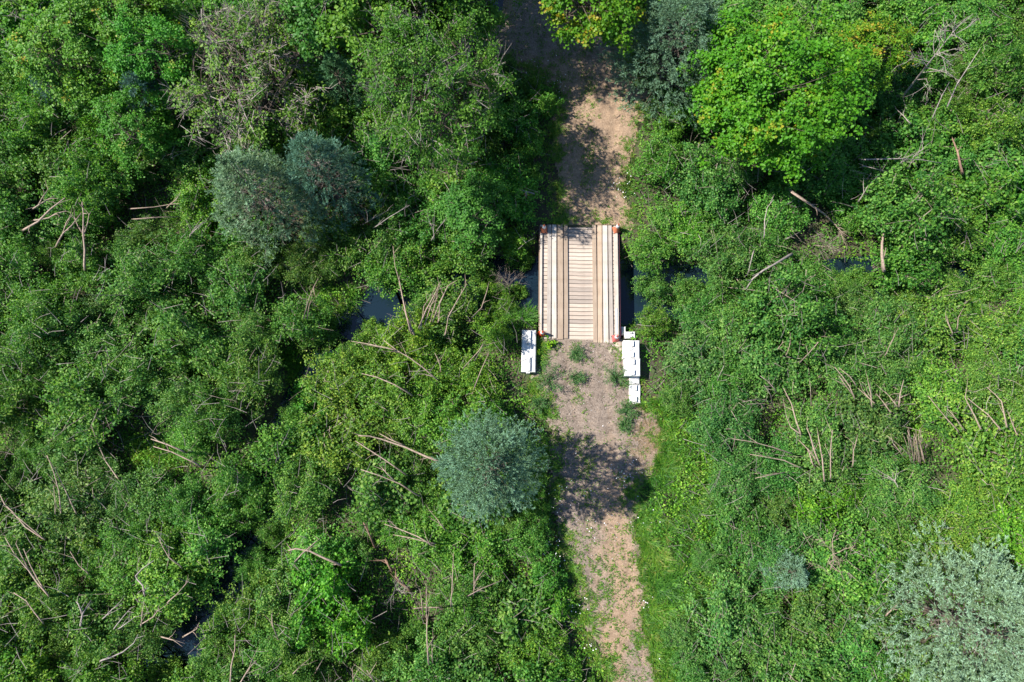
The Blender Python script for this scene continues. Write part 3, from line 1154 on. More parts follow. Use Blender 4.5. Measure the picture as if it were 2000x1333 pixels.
    # young growth towards the ends of the twigs is paler and bluer
    t = np.clip(0.0 + 0.38 * T[idx] + 0.52 * f + rng.normal(size=len(A))[idx] * 0.13 + rng.normal(size=len(idx)) * 0.08, 0, 1)
    needles = mesh_np('needles', V, F, M['needle'], np.repeat(t, 3))
    tw = None
    if dead:
        mt = MB()
        for i in range(dead):
            a = rng.uniform(0, 6.283)
            zz = rng.uniform(0.3, 0.8) * H
            l = R * (1 - zz / H) * rng.uniform(0.8, 1.15)
            u = np.array([math.cos(a), math.sin(a), 0.12])
            b = np.array([0, 0, zz]) + u * l * 0.55
            e = b + u * l * 0.6 + np.array([0, 0, 0.15])
            mt.tube([b, e], [0.012, 0.004], 3, False)
            for q in range(5):
                c = b + (e - b) * rng.random()
                mt.tube([c, c + (u * 0.5 + rng.normal(size=3) * 0.5) * 0.35], [0.006, 0.002], 3, False)
        tw = mt.mesh('dead_twigs', M['dead_bark'])
    return mb.mesh('trunk', M['dark_bark']), needles, tw


LANDMARKS = []       # (x, y, wording) used to word the labels of look-alike shrubs
TALL = []            # (x, y, crown radius, crown base, top) of trees
rz_ = random.Random(21)


def put_tree(name, parts, px, py, hc, label, cat, group, color=(1, 1, 1), scale=1.0, zs=1.0, Rw=2.0, cz=4.0, wording=None, rot=None, partnames=('trunk', 'crown', 'bare_twigs')):
    """px,py: where the crown's middle shows; hc: its height above the ground"""
    p = px2w(px, py, hc - 0.5)
    g = float(ground_at(p[0], p[1])[0])
    t = obj(name, None, label=label, cat=cat, group=group, loc=(p[0], p[1], g))
    t.rotation_euler.z = rz_.uniform(0, 6.28) if rot is None else rot
    t.scale = (scale, scale, scale * zs)
    for nm, me in zip(partnames, parts):
        if me:
            obj(nm, me, t, color=color, kind='stuff' if 'twigs' in nm else None)
    TALL.append((p[0], p[1], Rw * scale, hc))
    if wording:
        LANDMARKS.append((p[0], p[1], wording))
    return t


# --- broadleaf trees
maple_big = make_tree(1, 4.0, 9, 6.3, 3.0, 'maple', 0.165, 1150, 34, 0.17, 0.85, tips=0.16, lobes=14, trunk_r=0.17, boughs=115, bough_r=0.95)
maple_mid = make_tree(2, 2.3, 7, 5.0, 2.1, 'maple', 0.15, 430, 34, 0.16, 0.85, tips=0.75, lobes=9, boughs=45, bough_r=0.8)
maple_over = make_tree(12, 2.3, 7, 5.0, 1.9, 'maple', 0.15, 430, 34, 0.16, 0.85, tips=0.7, lobes=9, boughs=45, bough_r=0.8, root=(2.6, 0.9))
maple_green = make_tree(3, 2.6, 7, 4.6, 2.2, 'maple', 0.14, 560, 32, 0.15, 0.8, tips=0.10, lobes=9, boughs=55, bough_r=0.8)
twig_tree = make_tree(4, 3.6, 7, 5.0, 2.4, 'leaf', 0.12, 900, 28, 0.15, 0.75, twigs=430, twig_r=0.016, lobes=12, boughs=110, bough_r=0.8)
twig_tree2 = make_tree(5, 3.4, 7, 4.2, 2.1, 'leaf', 0.13, 560, 24, 0.15, 0.8, twigs=850, twig_r=0.018, lobes=12, boughs=95, bough_r=0.75)
round_tree = make_tree(6, 2.0, 6, 4.6, 1.8, 'leaf', 0.14, 380, 30, 0.15, 0.85, lobes=8, boughs=42, bough_r=0.75)

put_tree('maple_tree', maple_big, 1535, 138, 5.8, 'large bright green maple with orange-tipped leaf clusters above the trail', 'tree', None, (1.0, 1.1, 0.9), 0.83, 0.95, 3.3, wording='large bright maple')
put_tree('maple_tree', maple_mid, 1748, 55, 5.0, 'yellow-orange tinged maple between the large maple and the dead tree', 'tree', None, (1.12, 1.0, 0.9), 0.68, 1, 1.8, wording='yellow-orange maple')
put_tree('maple_tree', maple_over, 1155, -12, 5.0, 'yellow-green maple overhanging the shaded gravel junction', 'tree', None, (1.15, 1.02, 0.9), 0.95, 1, 2.3, wording='maple overhanging the gravel', rot=0.0)
put_tree('maple_tree', maple_green, 285, 95, 4.6, 'vivid green maple rising over the two small blue-grey spruces', 'tree', None, (0.95, 1.2, 2.0), 0.72, 1.2, 2.0, wording='vivid green maple')
put_tree('maple_tree', maple_green, 235, 215, 4.2, 'vivid green low maple hugging a small blue-grey spruce', 'tree', None, (1.0, 1.1, 1.8), 0.62, 1.1, 1.6, wording='vivid green low maple')
put_tree('maple_tree', maple_green, 120, 85, 4.6, 'lime green maple at the edge of the shaded thicket with bare poles', 'tree', None, (1.35, 1.15, 1.8), 0.85, 1, 2.2, wording='lime green maple')
put_tree('maple_tree', maple_green, 215, 5, 4.6, 'lime green maple with thin grey twigs behind the vivid maple', 'tree', None, (1.3, 1.1, 1.6), 0.8, 1, 2.0)
put_tree('broadleaf_tree', twig_tree, 852, 165, 7.0, 'broad dark green tree with grey twigs shading the upper trail', 'tree', None, (1.0, 1.05, 0.75), 0.82, 1.55, 3.0, wording='broad tree shading the upper trail')
put_tree('broadleaf_tree', twig_tree2, 475, 130, 4.3, 'thin-leaved olive green tree full of bare grey twigs', 'tree', None, (1.3, 1.15, 0.8), 0.95, 1, 3.3, wording='olive tree full of grey twigs')
put_tree('broadleaf_tree', round_tree, 905, 5, 5.4, 'round green tree leaning over the black pool', 'tree', None, (1.0, 1.1, 0.9), 0.8, 1.2, 1.5, wording='round tree at the black pool')
put_tree('broadleaf_tree', round_tree, 760, 30, 5.4, 'mid green tree between the black pool and the small dark spruce', 'tree', None, (1.15, 1.12, 0.7), 1.15, 1.1, 2.3, wording=None)
put_tree('broadleaf_tree', round_tree, 620, 20, 4.4, 'mid green tree behind the small dark green spruce', 'tree', None, (0.8, 1.0, 0.9), 1.0, 1, 2.0, wording=None)
put_tree('broadleaf_tree', round_tree, 925, 400, 3.2, 'deep green tree beside the wooden sign post', 'tree', None, (0.8, 1.05, 0.85), 0.72, 0.8, 1.4, wording=None)

for (tx, ty, ts_, tz, lab) in ((-5.2, 16.4, 1.12, 1.45, 'tall broad tree rising past the black pool and shading the gravel junction'), (-1.6, 18.0, 0.95, 1.5, 'tall tree growing behind the black pool beside the gravel junction')):
    g = float(ground_at(tx, ty)[0])
    t = obj('broadleaf_tree', None, label=lab, cat='tree', loc=(tx, ty, g))
    t.scale = (ts_, ts_, tz * 0.95)
    for nm, me in zip(('trunk', 'crown', 'bare_twigs'), twig_tree):
        obj(nm, me, t, color=(1.0, 1.08, 0.8), kind='stuff' if 'twigs' in nm else None)
    TALL.append((tx, ty, 3.4 * ts_, 6))

# --- conifers
sp_a = make_spruce(31, 2.35, 8.6, 1.15, 1.35, dead=14)
sp_b = make_spruce(32, 2.2, 7.5, 0.55, dead=60)
sp_c = make_spruce(33, 1.25, 5.2, 0.7, 1.1)
sp_d = make_spruce(34, 2.9, 7.5, 1.0, 1.6, dead=24)
SPN = ('trunk', 'needles', 'dead_twigs')
put_tree('spruce_tree', sp_a, 955, 908, 4.9, 'dense blue-green spruce casting its shadow across the lower trail', 'tree', None, (1.45, 1.4, 1.2), 0.78, 1.3, 2.1, wording='blue-green spruce by the lower trail', partnames=SPN)
put_tree('spruce_tree', sp_d, 1928, 1232, 4.0, 'largest pale silvery spruce with a broad knobbly crown', 'tree', None, (2.0, 1.65, 1.45), 1.0, 0.95, 3.2, wording='large pale silvery spruce', partnames=SPN)
put_tree('spruce_tree', sp_b, 500, 375, 3.8, 'grey-green spruce with dead lower twigs beside its darker blue neighbour', 'tree', None, (1.6, 1.4, 1.05), 1.02, 0.95, 2.4, wording='grey-green spruce with dead twigs', partnames=SPN)
put_tree('spruce_tree', sp_b, 625, 335, 3.8, 'dark blue-grey pointed spruce beside the spruce with dead twigs', 'tree', None, (0.95, 1.08, 1.0), 0.88, 1.05, 2.0, wording='dark blue-grey spruce', partnames=SPN)
put_tree('spruce_tree', sp_c, 660, 150, 3.0, 'small dark green spruce between two twiggy broadleaf trees', 'tree', None, (0.9, 1.15, 0.7), 0.92, 1.0, 1.2, wording='small dark green spruce', partnames=SPN)
put_tree('spruce_tree', sp_d, 1318, 85, 3.8, 'feathery grey-green spruce between the gravel junction and the large maple', 'tree', None, (1.2, 1.15, 0.95), 0.85, 0.95, 2.5, wording='feathery grey-green spruce', partnames=SPN)
put_tree('spruce_tree', sp_c, 292, 195, 3.2, 'narrow blue-grey spruce squeezed between the vivid green maples', 'tree', None, (0.75, 0.85, 0.95), 1.0, 1.0, 1.2, wording='narrow blue-grey spruce', partnames=SPN)
put_tree('spruce_tree', sp_c, 85, 158, 2.8, 'smallest blue-grey spruce tip next to the lime green maple', 'tree', None, (0.75, 0.9, 0.9), 0.8, 0.9, 1.0, wording='smallest blue-grey spruce', partnames=SPN)
put_tree('spruce_tree', sp_c, 1558, 1122, 2.6, 'small silvery spruce beside the bare pinkish dead shrub', 'tree', None, (1.5, 1.4, 1.25), 0.7, 0.85, 1.0, wording='small silvery spruce', partnames=SPN)
put_tree('spruce_tree', sp_c, 1823, 972, 1.8, 'tiny blue spruce sapling poking out of the willow thicket', 'tree', None, (1.1, 1.2, 1.3), 0.33, 0.8, 0.4, wording='tiny blue spruce sapling', partnames=SPN)

for px, py, wd in ((1057, 653, 'vivid orange cone'), (1235, 770, 'low end of the stacked white blocks'), (1026, 390, 'wooden sign post'),
                   (1250, 572, 'creek opening at the maroon bridge beam'), (1240, 380, 'daisies at the far end of the bridge'), (1380, 1000, 'bright grass verge'), (735, 610, 'open creek water by the leaning stems'),
                   (320, 1290, 'little pool in the lower thicket')):
    q = px2w(px, py, 0)
    LANDMARKS.append((q[0], q[1], wd))

# ------------------------------------------------------------------ shrubs: a few read from the photo, then the thicket around them
BUSH = []            # dict(x,y,r,h,kind,color,label_hint)
OPEN = [poly_w(q) for q in (
    [(1195, 480), (1250, 500), (1258, 560), (1245, 610), (1212, 640)],
    [(690, 645), (680, 635), (745, 585), (770, 570), (775, 585), (735, 615)],
    [(308, 1300), (312, 1265), (338, 1262), (342, 1300)],
    [(515, 1070), (508, 1048), (532, 1045), (538, 1070)],
    [(1000, 545), (1050, 540), (1050, 600), (1010, 590)],
    [(1005, 640), (1060, 640), (1060, 760), (1000, 760)],
    [(1210, 640), (1285, 640), (1290, 800), (1210, 800)],
    [(1540, 430), (1620, 440), (1640, 500), (1560, 520)],
    [(1690, 395), (1740, 395), (1730, 450), (1690, 440)],
    [(1760, 830), (1820, 830), (1815, 905), (1760, 905)],
    [(1460, 770), (1530, 770), (1530, 850), (1470, 840)],
    [(255, 395), (350, 390), (350, 440), (260, 440)],
    [(230, 830), (330, 830), (330, 930), (240, 920)],
    [(720, 1040), (800, 1130), (830, 1190), (760, 1190), (720, 1100)],
    [(1840, 560), (1940, 520), (1960, 590), (1880, 620)],
    [(600, 560), (690, 560), (690, 610), (610, 620)],
    GRASS_R.tolist() and [(1225, 790), (1290, 790), (1330, 830), (1360, 910), (1375, 1000), (1365, 1080), (1330, 1160), (1305, 1250), (1295, 1340), (1270, 1340), (1240, 960), (1290, 900)],
)]


def add_bush(px, py, rpx, h, kind, color):
    p = px2w(px, py, h * 0.55 - 0.5)
    r = rpx / FPX * (CAM[2] - h * 0.5)
    BUSH.append(dict(x=p[0], y=p[1], r=r, h=h, kind=kind, color=color, fixed=True))


BR = (1.25, 1.22, 0.75)
add_bush(640, 1165, 66, 3.2, 'broad', (1.05, 1.45, 0.7))
add_bush(690, 1225, 58, 3.0, 'broad', (1.15, 1.40, 0.7))
add_bush(590, 1225, 52, 2.6, 'broad', (0.9, 1.25, 0.75))
add_bush(1590, 985, 46, 2.2, 'broad', (1.2, 1.35, 0.6))
add_bush(1640, 975, 40, 2.0, 'alder', (1.2, 1.3, 0.6))
add_bush(1302, 310, 58, 2.6, 'alder', (1.05, 1.2, 0.9))
add_bush(1355, 330, 70, 3.0, 'alder', (0.95, 1.1, 1.2))
add_bush(1410, 395, 62, 2.8, 'alder', (0.9, 1.1, 1.2))
add_bush(1440, 330, 60, 2.6, 'willow', (0.9, 1.0, 1.1))
add_bush(1306, 250, 40, 1.8, 'broad', (1.2, 1.3, 0.8))
add_bush(1282, 480, 45, 1.9, 'alder', (1.1, 1.2, 0.9))
add_bush(1290, 560, 42, 1.9, 'alder', (1.0, 1.1, 1.1))
add_bush(1275, 640, 36, 1.5, 'alder', (1.3, 1.2, 0.8))
add_bush(1530, 590, 80, 4.6, 'alder', (0.95, 1.1, 1.15))
add_bush(1600, 640, 70, 4.2, 'alder', (0.95, 1.1, 1.0))
add_bush(1800, 420, 88, 4.8, 'alder', (0.95, 1.1, 1.0))
add_bush(1770, 500, 75, 4.0, 'alder', (0.95, 1.15, 0.9))
add_bush(1950, 130, 62, 3.6, 'alder', (1.1, 1.15, 1.0))
add_bush(1930, 230, 60, 3.2, 'alder', (1.3, 1.2, 0.8))
add_bush(1050, 215, 38, 1.8, 'broad', (1.05, 1.25, 0.8))
add_bush(1040, 290, 40, 1.8, 'broad', (1.0, 1.2, 0.8))
add_bush(1010, 240, 44, 2.2, 'broad', (0.8, 1.15, 0.9))
add_bush(985, 330, 50, 2.2, 'alder', (0.9, 1.15, 0.9))
add_bush(1000, 470, 45, 1.8, 'broad', (1.2, 1.25, 0.7))
add_bush(955, 560, 38, 1.6, 'alder', (1.3, 1.25, 0.75))
add_bush(965, 655, 48, 3.0, 'alder', (1.3, 1.25, 0.8))
add_bush(760, 760, 62, 2.3, 'alder', (1.3, 1.22, 0.8))
add_bush(840, 740, 60, 2.2, 'alder', (1.3, 1.25, 0.75))
add_bush(920, 740, 58, 2.0, 'alder', (1.35, 1.25, 0.7))
add_bush(730, 690, 45, 1.9, 'alder', (1.3, 1.2, 0.8))
add_bush(860, 680, 48, 1.9, 'alder', (1.35, 1.25, 0.75))
add_bush(800, 830, 52, 2.0, 'alder', (1.25, 1.2, 0.8))
add_bush(850, 960, 50, 2.0, 'alder', (1.15, 1.15, 0.9))
add_bush(1040, 1060, 45, 1.9, 'alder', (0.9, 1.1, 0.9))
add_bush(1060, 1130, 40, 1.6, 'broad', (0.8, 1.1, 0.8))
add_bush(1075, 1200, 42, 1.5, 'broad', (1.1, 1.3, 0.7))
add_bush(1050, 1270, 55, 2.0, 'alder', (1.25, 1.25, 0.7))
add_bush(1112, 1305, 34, 1.2, 'broad', (1.2, 1.3, 0.7))
add_bush(1000, 1310, 55, 2.0, 'alder', (1.2, 1.2, 0.8))
add_bush(180, 330, 78, 3.8, 'alder', (1.05, 1.15, 1.1))
add_bush(80, 240, 70, 3.6, 'alder', (1.05, 1.15, 1.0))
add_bush(180, 400, 55, 3.0, 'alder', (1.0, 1.15, 0.9))
add_bush(110, 640, 85, 3.6, 'willow', (1.05, 1.1, 1.15))
add_bush(250, 550, 85, 3.4, 'willow', (1.0, 1.1, 1.1))
add_bush(350, 640, 80, 3.4, 'alder', (1.05, 1.1, 1.1))
add_bush(150, 770, 85, 3.4, 'alder', (1.1, 1.12, 1.0))
add_bush(40, 700, 70, 3.0, 'willow', (1.05, 1.1, 1.1))
add_bush(420, 800, 75, 3.2, 'willow', (1.05, 1.1, 1.1))
add_bush(560, 620, 60, 2.6, 'alder', (1.0, 1.12, 1.0))
add_bush(540, 860, 75, 3.2, 'alder', (1.0, 1.1, 0.9))
add_bush(600, 780, 50, 1.8, 'broad', (0.85, 1.25, 0.7))
add_bush(450, 940, 70, 3.0, 'alder', (1.0, 1.1, 1.0))
add_bush(1585, 530, 48, 1.5, 'alder', (1.0, 1.1, 1.0))
add_bush(1700, 545, 50, 1.6, 'alder', (1.1, 1.15, 0.9))
add_bush(1866, 548, 50, 1.5, 'willow', (1.1, 1.15, 0.9))
add_bush(1410, 565, 55, 2.0, 'alder', (1.0, 1.12, 1.0))
add_bush(1345, 560, 45, 1.9, 'alder', (1.05, 1.12, 1.0))
add_bush(1480, 560, 50, 1.8, 'alder', (1.0, 1.12, 0.95))
add_bush(1650, 545, 46, 1.7, 'willow', (1.05, 1.12, 0.95))
add_bush(1955, 530, 55, 1.9, 'alder', (1.1, 1.15, 0.9))
add_bush(720, 640, 30, 1.2, 'alder', (1.25, 1.2, 0.8))
add_bush(940, 530, 34, 1.5, 'alder', (1.2, 1.2, 0.8))
add_bush(640, 715, 38, 1.6, 'broad', (1.0, 1.25, 0.8))
add_bush(570, 805, 40, 1.8, 'alder', (1.0, 1.1, 0.9))
add_bush(535, 960, 40, 1.8, 'alder', (1.0, 1.1, 0.9))
add_bush(515, 1045, 40, 1.6, 'alder', (1.05, 1.1, 0.9))
add_bush(1012, 560, 24, 0.9, 'broad', (1.2, 1.2, 0.8))
add_bush(985, 590, 30, 1.1, 'alder', (1.3, 1.25, 0.8))
add_bush(1025, 500, 28, 1.2, 'broad', (1.2, 1.25, 0.8))

PROTECT = poly_w([(1040, 425), (1222, 425), (1222, 690), (1040, 690)])
_OP = sdf(GX, GY, PROTECT)
for op in OPEN:
    _OP = np.minimum(_OP, sdf(GX, GY, op))



def kind_at(px, py, rr):
    nzv = float(fbm(np.array([px / 40.0]), np.array([py / 40.0]), 0.22, 9)[0])
    c = np.array([1.0, 1.1, 0.95])
    if px > 1250 and py > 480:
        k = 'willow' if rr.random() < 0.45 else 'alder'
        c = np.array([0.98, 1.1, 1.12])
        if px > 1800 and py > 850:
            c = np.array([1.25, 1.25, 0.75])
        if px > 1750 and 520 < py < 760:
            c = np.array([1.15, 1.15, 0.9])
    elif px < 650 and 450 < py < 1000:
        k = 'willow' if rr.random() < 0.5 else 'alder'
        c = np.array([1.0, 1.08, 1.08])
    elif 650 < px < 1020 and 600 < py < 900:
        k = 'alder'
        c = np.array([1.28, 1.22, 0.8])
    elif py > 1000 and px < 1000:
        k = 'alder' if rr.random() < 0.7 else 'willow'
        c = np.array([1.05, 1.1, 0.95])
    else:
        k = 'alder' if rr.random() < 0.75 else 'broad'
        c = np.array([0.95, 1.1, 0.85])
    c = c * (0.90 + 0.45 * (nzv - 0.2)) * rr.uniform(0.86, 1.16) * np.array([rr.uniform(0.85, 1.2), rr.uniform(0.93, 1.07), rr.uniform(0.8, 1.25)])
    return k, tuple(np.clip(c, 0.4, 1.6))


rr = random.Random(77)
tries = 0
while tries < 90000 and len(BUSH) < 430:
    tries += 1
    # denser large shrubs first, then smaller ones in the gaps
    big = tries < 9000
    r = rr.uniform(1.3, 1.9) if big else rr.uniform(0.75, 1.15)
    px, py = rr.uniform(-75, 2075), rr.uniform(-60, 1400)
    h = (r * rr.uniform(1.15, 1.6) + 0.35) * (0.85 if px > 1250 else 1.0)
    q = px2w(px, py, h * 0.5 - 0.5)
    x, y = q[0], q[1]
    ts = float(ts_at(x, y)[0])
    if ts < r * 0.85:
        continue
    if ts < 2.2 and r > 1.25:
        continue
    if float(lookup(_OP, x, y)[0]) < r * 0.7:
        continue
    if any(math.hypot(x - b['x'], y - b['y']) < 0.58 * (r + b['r']) for b in BUSH):
        continue
    if any(math.hypot(x - t[0], y - t[1]) < t[2] * 0.78 for t in TALL):
        continue
    k, c = kind_at(px, py, rr)
    BUSH.append(dict(x=x, y=y, r=r, h=h, kind=k, color=c, fixed=False))

for b in BUSH:
    b['g'] = float(ground_at(b['x'], b['y'])[0])


# height of the thicket's top at a point
BX = np.array([(b['x'], b['y'], b['r'], b['h'], b['g']) for b in BUSH])


def canopy(x, y):
    d2 = ((BX[:, 0] - x) ** 2 + (BX[:, 1] - y) ** 2) / BX[:, 2] ** 2
    z = np.where(d2 < 1, BX[:, 4] + BX[:, 3] * 1.08 * (0.45 + 0.55 * np.sqrt(np.clip(1 - d2, 0, 1))), -9)
    return max(float(z.max()), float(ground_at(x, y)[0]) + 0.15)


# ------------------------------------------------------------------ bare leaning stems, poles and logs
def stem_path(pts, lift=0.5):
    """pixel polyline (base first) -> arching 3-D path that lies on the thicket"""
    out = []
    for a, b in pts:
        z = 1.8
        for _ in range(4):
            p = px2w(a, b, z)
            z = 0.5 * z + 0.5 * (canopy(p[0], p[1]) + lift)
        out.append([p[0], p[1], z])
    out = np.array(out)
    zs = out[:, 2].copy()
    for _ in range(3):
        zs[1:-1] = 0.25 * zs[:-2] + 0.5 * zs[1:-1] + 0.25 * zs[2:]
    out[:, 2] = np.maximum(zs, out[:, 2] - 0.25)
    res = []
    for (a, b), z in zip(pts, out[:, 2]):
        res.append(px2w(a, b, z))
    # the foot of the stem carries on in line down into the soil
    (ax_, ay_), (bx_, by_) = pts[0], pts[1]
    ln = math.hypot(ax_ - bx_, ay_ - by_) + 1e-6
    fx_, fy_ = ax_ + (ax_ - bx_) / ln * 14, ay_ + (ay_ - by_) / ln * 14
    foot = px2w(fx_, fy_, -0.5)
    foot = px2w(fx_, fy_, float(ground_at(foot[0], foot[1])[0]) - 0.1)
    mid = (foot * 0.45 + res[0] * 0.55)
    return [foot, mid] + res


rs2 = np.random.default_rng(17)


def short_words(label):
    ws = label.replace(',', '').split()
    if len(ws) <= 7:
        return label
    for i in range(3, len(ws)):
        if i >= 3 and ws[i] in ('beside', 'above', 'below', 'across', 'near', 'under', 'over', 'towards', 'along', 'in', 'between', 'past', 'from', 'at', 'by', 'on', 'with', 'and', 'behind', 'of') and i >= 4:
            return ' '.join(ws[:i])
    return ' '.join(ws[:7])


def stem_clump(name, label, cat, polys, r=0.028, mat='pale_bark', twigs=3, part='stem'):
    p0 = polys[0][1:] if isinstance(polys[0][0], (int, float)) else polys[0]
    base = stem_path(p0)[0]
    t = obj(name, None, label=label, cat=cat, group='bare stems in the thicket', loc=tuple(base))
    e = stem_path(p0)
    e = e[len(e) // 2 + 1]
    LANDMARKS.append((e[0], e[1], short_words(label)))
    r = r * 1.4
    for pl in polys:
        rad = r
        if isinstance(pl[0], (int, float)):
            rad, pl = pl[0] * r, pl[1:]
        P = [q - base for q in stem_path(pl)]
        n_ = len(P)
        mb = MB()
        wob = rs2.normal(size=(n_, 3)) * 0.015
        P = [P[i] + wob[i] for i in range(n_)]
        mb.tube(P, [rad * (1.15 - 0.75 * i / (n_ - 1)) for i in range(n_)], 6)
        L = np.linalg.norm(P[-1] - P[2]) if n_ > 2 else 1
        for k in range(twigs):
            i = rs2.integers(2, n_ - 1) if n_ > 3 else 1
            f = rs2.random()
            b0 = P[i] * (1 - f) + P[i + 1 if i + 1 < n_ else i] * f
            d = P[-1] - P[2]
            d = d / (np.linalg.norm(d) + 1e-6)
            v = d * 0.8 + rs2.normal(size=3) * 0.45 + np.array([0, 0, 0.1])
            ln = rs2.uniform(0.25, 0.6)
            mb.tube([b0, b0 + v * ln * 0.5, b0 + v * ln + rs2.normal(size=3) * 0.05], [rad * 0.4, rad * 0.28, rad * 0.12], 4, False)
        obj(part, mb.mesh(part, M[mat], True), t)
    return t


A = 'stems'
stem_clump('bare_stems', 'forked pale poles leaning out beside the shaded hollow, thickest of them silver-ended', A,
           [[1.5, (50, 447), (75, 432), (100, 410), (127, 388)], [(70, 405), (90, 392), (108, 381)], [(72, 430), (95, 425), (110, 418), (130, 413)], [(77, 398), (84, 385), (95, 370)]], 0.030)
stem_clump('bare_stems', 'Y-shaped pale alder trunk with three forks standing clear of the leaves', A,
           [[1.5, (166, 520), (165, 490), (163, 460), (162, 420), (160, 395)], [(163, 460), (152, 440), (145, 425)], [(165, 455), (172, 435), (174, 418)], [1.2, (113, 475), (122, 457), (140, 440), (158, 415)], [(124, 452), (130, 435), (137, 422)]], 0.028)
stem_clump('bare_stems', 'two parallel thin poles lying across the dark gap near the grey-green spruce', A,
           [[(262, 408), (300, 404), (335, 400), (350, 398)], [(332, 400), (345, 388), (352, 376)], [(268, 428), (310, 425), (352, 424)]], 0.022)
stem_clump('bare_stems', 'small spray of grey stems at the foot of the grey-green spruce', A, [[(373, 458), (385, 440), (397, 420)], [(375, 455), (395, 437), (412, 435)]], 0.020, 'dead_bark')
stem_clump('bare_stems', 'single thin forked stem above the sedge patch by the creek', A, [[(593, 622), (604, 585), (612, 565), (622, 543)], [(600, 622), (604, 600), (614, 570)], [(614, 568), (617, 590)]], 0.020)
stem_clump('bare_stems', 'pair of tall grey stems rising beside the open creek water', A,
           [[1.2, (808, 650), (795, 620), (785, 580), (780, 550)], [(802, 648), (792, 610), (786, 585), (781, 550)], [0.8, (782, 556), (772, 520), (767, 480)]], 0.030)
stem_clump('bare_stems', 'dense fan of pale stems leaning towards the bridge from the creek bank', A,
           [[1.2, (818, 640), (832, 605), (848, 575), (862, 550)], [(830, 635), (840, 600), (855, 570)], [(842, 625), (850, 595), (858, 560)], [(855, 625), (860, 590), (875, 560), (885, 550)],
            [1.2, (870, 650), (876, 620), (895, 585), (912, 555)], [0.8, (822, 640), (828, 600), (852, 560)], [(845, 630), (856, 600), (868, 575)]], 0.026)
stem_clump('bare_stems', 'long thin tan stem between the fan of stems and the bridge', A, [[(922, 620), (940, 600), (952, 570), (955, 550)]], 0.024)
stem_clump('bare_stems', 'two slanting poles in the shade below the broad twiggy tree', A, [[(735, 442), (760, 425), (800, 402)], [0.8, (715, 435), (760, 410)]], 0.022, 'dead_bark')
stem_clump('bare_stems', 'short forked stem in the shade near the sign post', A, [[(847, 463), (855, 450), (870, 430)], [(847, 460), (845, 445), (840, 435)]], 0.022, 'dead_bark')
stem_clump('bare_stems', 'thin curved twig poles under the edge of the broad twiggy tree', A, [[(886, 395), (877, 370), (865, 352)], [(942, 378), (930, 355), (918, 342)]], 0.016, 'dead_bark')
stem_clump('bare_stems', 'longest pale pole lying towards the blue-green spruce, with two fellows', A,
           [[1.4, (860, 902), (830, 890), (790, 873), (745, 858), (720, 853), (700, 850)], [(790, 925), (755, 900), (720, 880), (695, 863)], [(785, 868), (765, 860), (740, 847)]], 0.028)
stem_clump('bare_stems', 'tan pole with side twigs below the longest pale pole', A, [[1.1, (815, 967), (780, 945), (740, 928), (705, 917)], [(765, 935), (755, 925), (745, 912)]], 0.026)
stem_clump('bare_stems', 'crossed thin poles on the light green shrubs above the spruce', A, [[1.1, (850, 738), (825, 718), (800, 700), (775, 685), (750, 666)], [(770, 684), (745, 678), (715, 670), (685, 667)]], 0.024)
stem_clump('bare_stems', 'curved tan stem lying on the light green shrubs', A, [[1.1, (800, 770), (770, 752), (735, 737), (706, 730)]], 0.024)
stem_clump('bare_stems', 'short upright sticks in the light green shrubs by the single block', A, [[(860, 720), (858, 710), (850, 690)], [(905, 720), (935, 685), (945, 672)], [(925, 762), (940, 725), (955, 690)]], 0.022)
stem_clump('bare_stems', 'two bright fallen poles across the yellow-green hollow', A, [[1.3, (355, 881), (325, 868), (295, 857)], [1.1, (385, 907), (365, 897), (335, 883), (300, 872)]], 0.028)
stem_clump('bare_stems', 'long thin pole pointing into the yellow-green hollow', A, [[(228, 932), (205, 900), (190, 865), (178, 830)]], 0.024)
stem_clump('bare_stems', 'slender fan of three upright poles below the shaded hollow', A, [[(118, 1000), (115, 960), (105, 925), (92, 890)], [(148, 1000), (130, 960), (110, 920), (90, 890)], [0.8, (107, 1000), (108, 985), (105, 950)]], 0.022)
stem_clump('bare_stems', 'long arching pole at the rim of the thicket beside the fan of poles', A, [[1.1, (85, 1052), (50, 1030), (25, 1000), (10, 985), (0, 965)], [0.8, (80, 1048), (45, 1020), (20, 1000)]], 0.026)
stem_clump('bare_stems', 'bundle of long bent stems meeting at one foot', A,
           [[1.1, (92, 1160), (75, 1140), (55, 1115), (30, 1085), (10, 1050)], [(60, 1118), (42, 1085), (32, 1062)], [(92, 1158), (72, 1130), (60, 1105), (45, 1072)]], 0.026)
stem_clump('bare_stems', 'short slanting stems just below the bundle of bent stems', A, [[(80, 1213), (68, 1195), (50, 1175), (28, 1158)]], 0.024)
stem_clump('bare_stems', 'single short pole near the bundle of bent stems', A, [[(170, 1118), (155, 1105), (137, 1079)]], 0.022)
stem_clump('bare_stems', 'forked grey stem rising from a dark hole in the leaves', A, [[1.2, (158, 1218), (160, 1200), (168, 1190), (178, 1172)], [(158, 1195), (153, 1180), (147, 1175)]], 0.028, 'dead_bark')
stem_clump('bare_stems', 'thin pole above the zigzag pale branch', A, [[(350, 1105), (330, 1090), (318, 1070), (307, 1047)]], 0.022)
stem_clump('bare_stems', 'zigzag pale branch curling over the shrubs', A, [[1.2, (282, 1158), (278, 1145), (268, 1132), (266, 1125), (278, 1112), (300, 1095)]], 0.024, 'dead_bark')
stem_clump('bare_stems', 'two slanting tan sticks above the little pool', A, [[(330, 1175), (345, 1160), (358, 1148), (370, 1130)], [(275, 1220), (278, 1195), (282, 1175)], [(280, 1218), (300, 1205), (312, 1188)]], 0.022)
